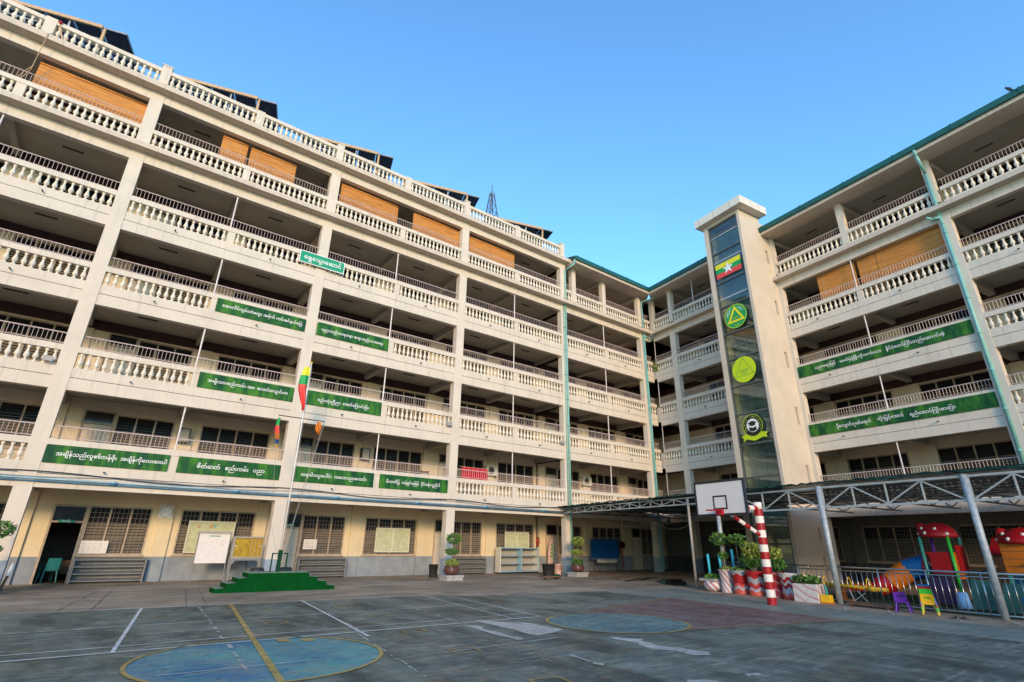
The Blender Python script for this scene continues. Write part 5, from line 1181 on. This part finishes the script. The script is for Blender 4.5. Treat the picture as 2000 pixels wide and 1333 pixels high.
part('handle', m, M['yellow'], ss, True); part('seat', MB().ball((.65, 0, .42), .17, 12, 6, 0, .55), M['yellow'], ss, True); part('seat', MB().ball((-.95, 0, .48), .14, 12, 6, 0, .5), M['yellow'], ss, True)
m = MB(); pr = None
for i in range(60): a = i*.6; p = (-.3+.08*math.cos(a), .08*math.sin(a), .05+.36*i/60); m.tube(pr, p, .012, 5) if pr else None; pr = p
part('spring', m, M['orange'], ss); part('base', MB().box(-.5, -.1, -.15, .15, 0, .05), M['orange'], ss)
for t_, off, mt, sz, l in ((19.9, 8.6, 'deept', (.30, .18, .62), 'teal plastic panel behind the railing, left of the last pale post'), (20.75, 8.9, 'deept', (.34, .18, .58), 'wider teal plastic panel behind the last pale post')):
    q = thing('plastic_toy', l, 'toy', FR, RP(t_, off, 0)); part('panel', MB().add([(-sz[0], -sz[1], .06), (sz[0], -sz[1], .06), (sz[0], sz[1], .06), (-sz[0], sz[1], .06), (-sz[0]*.7, -sz[1]*.6, sz[2]+.2), (sz[0]*.7, -sz[1]*.6, sz[2]+.2), (sz[0]*.7, sz[1]*.6, sz[2]+.2), (-sz[0]*.7, sz[1]*.6, sz[2]+.2)], [(0,3,2,1),(4,5,6,7),(0,1,5,4),(1,2,6,5),(2,3,7,6),(3,0,4,7)]), M[mt], q)
    part('foot', MB().box(-sz[0]*1.1, sz[0]*1.1, -sz[1]*1.1, sz[1]*1.1, 0, .059), M['black'], q)
q = thing('bucket', 'pale blue plastic bucket hung on the inside of the railing', 'bucket', FR, RP(19.85, 9.9, .14)); part('shell', MB().lathe([(.17, 0), (.12, .40)], 16), M['lblue'], q, True); part('handle', MB().path([(-.11, 0, .40), (-.05, 0, .5), (.05, 0, .5), (.11, 0, .40)], .01, 5), M['black'], q)
kid_chair(21.25, 9.6, 0, R(170), 'blue', 'small dark blue chair behind the railing at the right edge')
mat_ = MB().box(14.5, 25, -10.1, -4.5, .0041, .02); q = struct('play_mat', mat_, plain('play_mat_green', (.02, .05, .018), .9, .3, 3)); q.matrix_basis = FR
q = thing('bench', 'dark steel bench frame against the wall behind the railing, left of the play tower', 'bench', FR, RP(12.2, -1.9+.0))
m = MB(); m.bar((-.5, 0, .85), (.5, 0, .85), .04); m.bar((-.5, 0, .6), (.5, 0, .6), .04)
for x in (-.5, .5): m.bar((x, 0, 0), (x, 0, .87), .04)
part('back_frame', m, M['black'], q); part('seat', MB().box(-.5, .5, -.45, -.02, .40, .44), M['black'], q); m = MB()
for x in (-.46, .46): m.bar((x, -.42, 0), (x, -.42, .4), .04)
part('front_leg', m, M['black'], q)

# ------------------------------------------------------------------ unseen yard blocks behind the camera, guessed from lift glass reflections, cutting low sky light
def block(label, x0, x1, y0, y1, h, face):
    t = thing('school_building', label, 'school building', None, ((x0+x1)/2, (y0+y1)/2, 0)); a, b = (x1-x0)/2, (y1-y0)/2
    part('wall', MB().box(-a, a, -b, b, 0, h), M['paint'], t); part('roof', MB().box(-a-.3, a+.3, -b-.3, b+.3, h+.001, h+.35), M['concrete'], t)
    n = int((2*a if face == 'y' else 2*b)/3.4)
    for k in range(int(h/3.3)):
        z = .9+k*3.3
        for i in range(n):
            s = -(a if face == 'y' else b)+1.0+i*3.4
            m = MB().box(s, s+2.2, b+.002, b+.05, z, z+1.5) if face == 'y' else MB().box(a+.002, a+.05, s, s+2.2, z, z+1.5); part('window', m, M['glass'], t)
block('two-storey cream block closing the yard on the side facing the green podium', -12, 34, -34, -24, 6.8, 'y')
block('unseen tall cream block at the far end of the yard, added to cut sky light', -32, -20, 3, 34, 16.7, 'x')  # added out of view; height and place set to cut western sky light
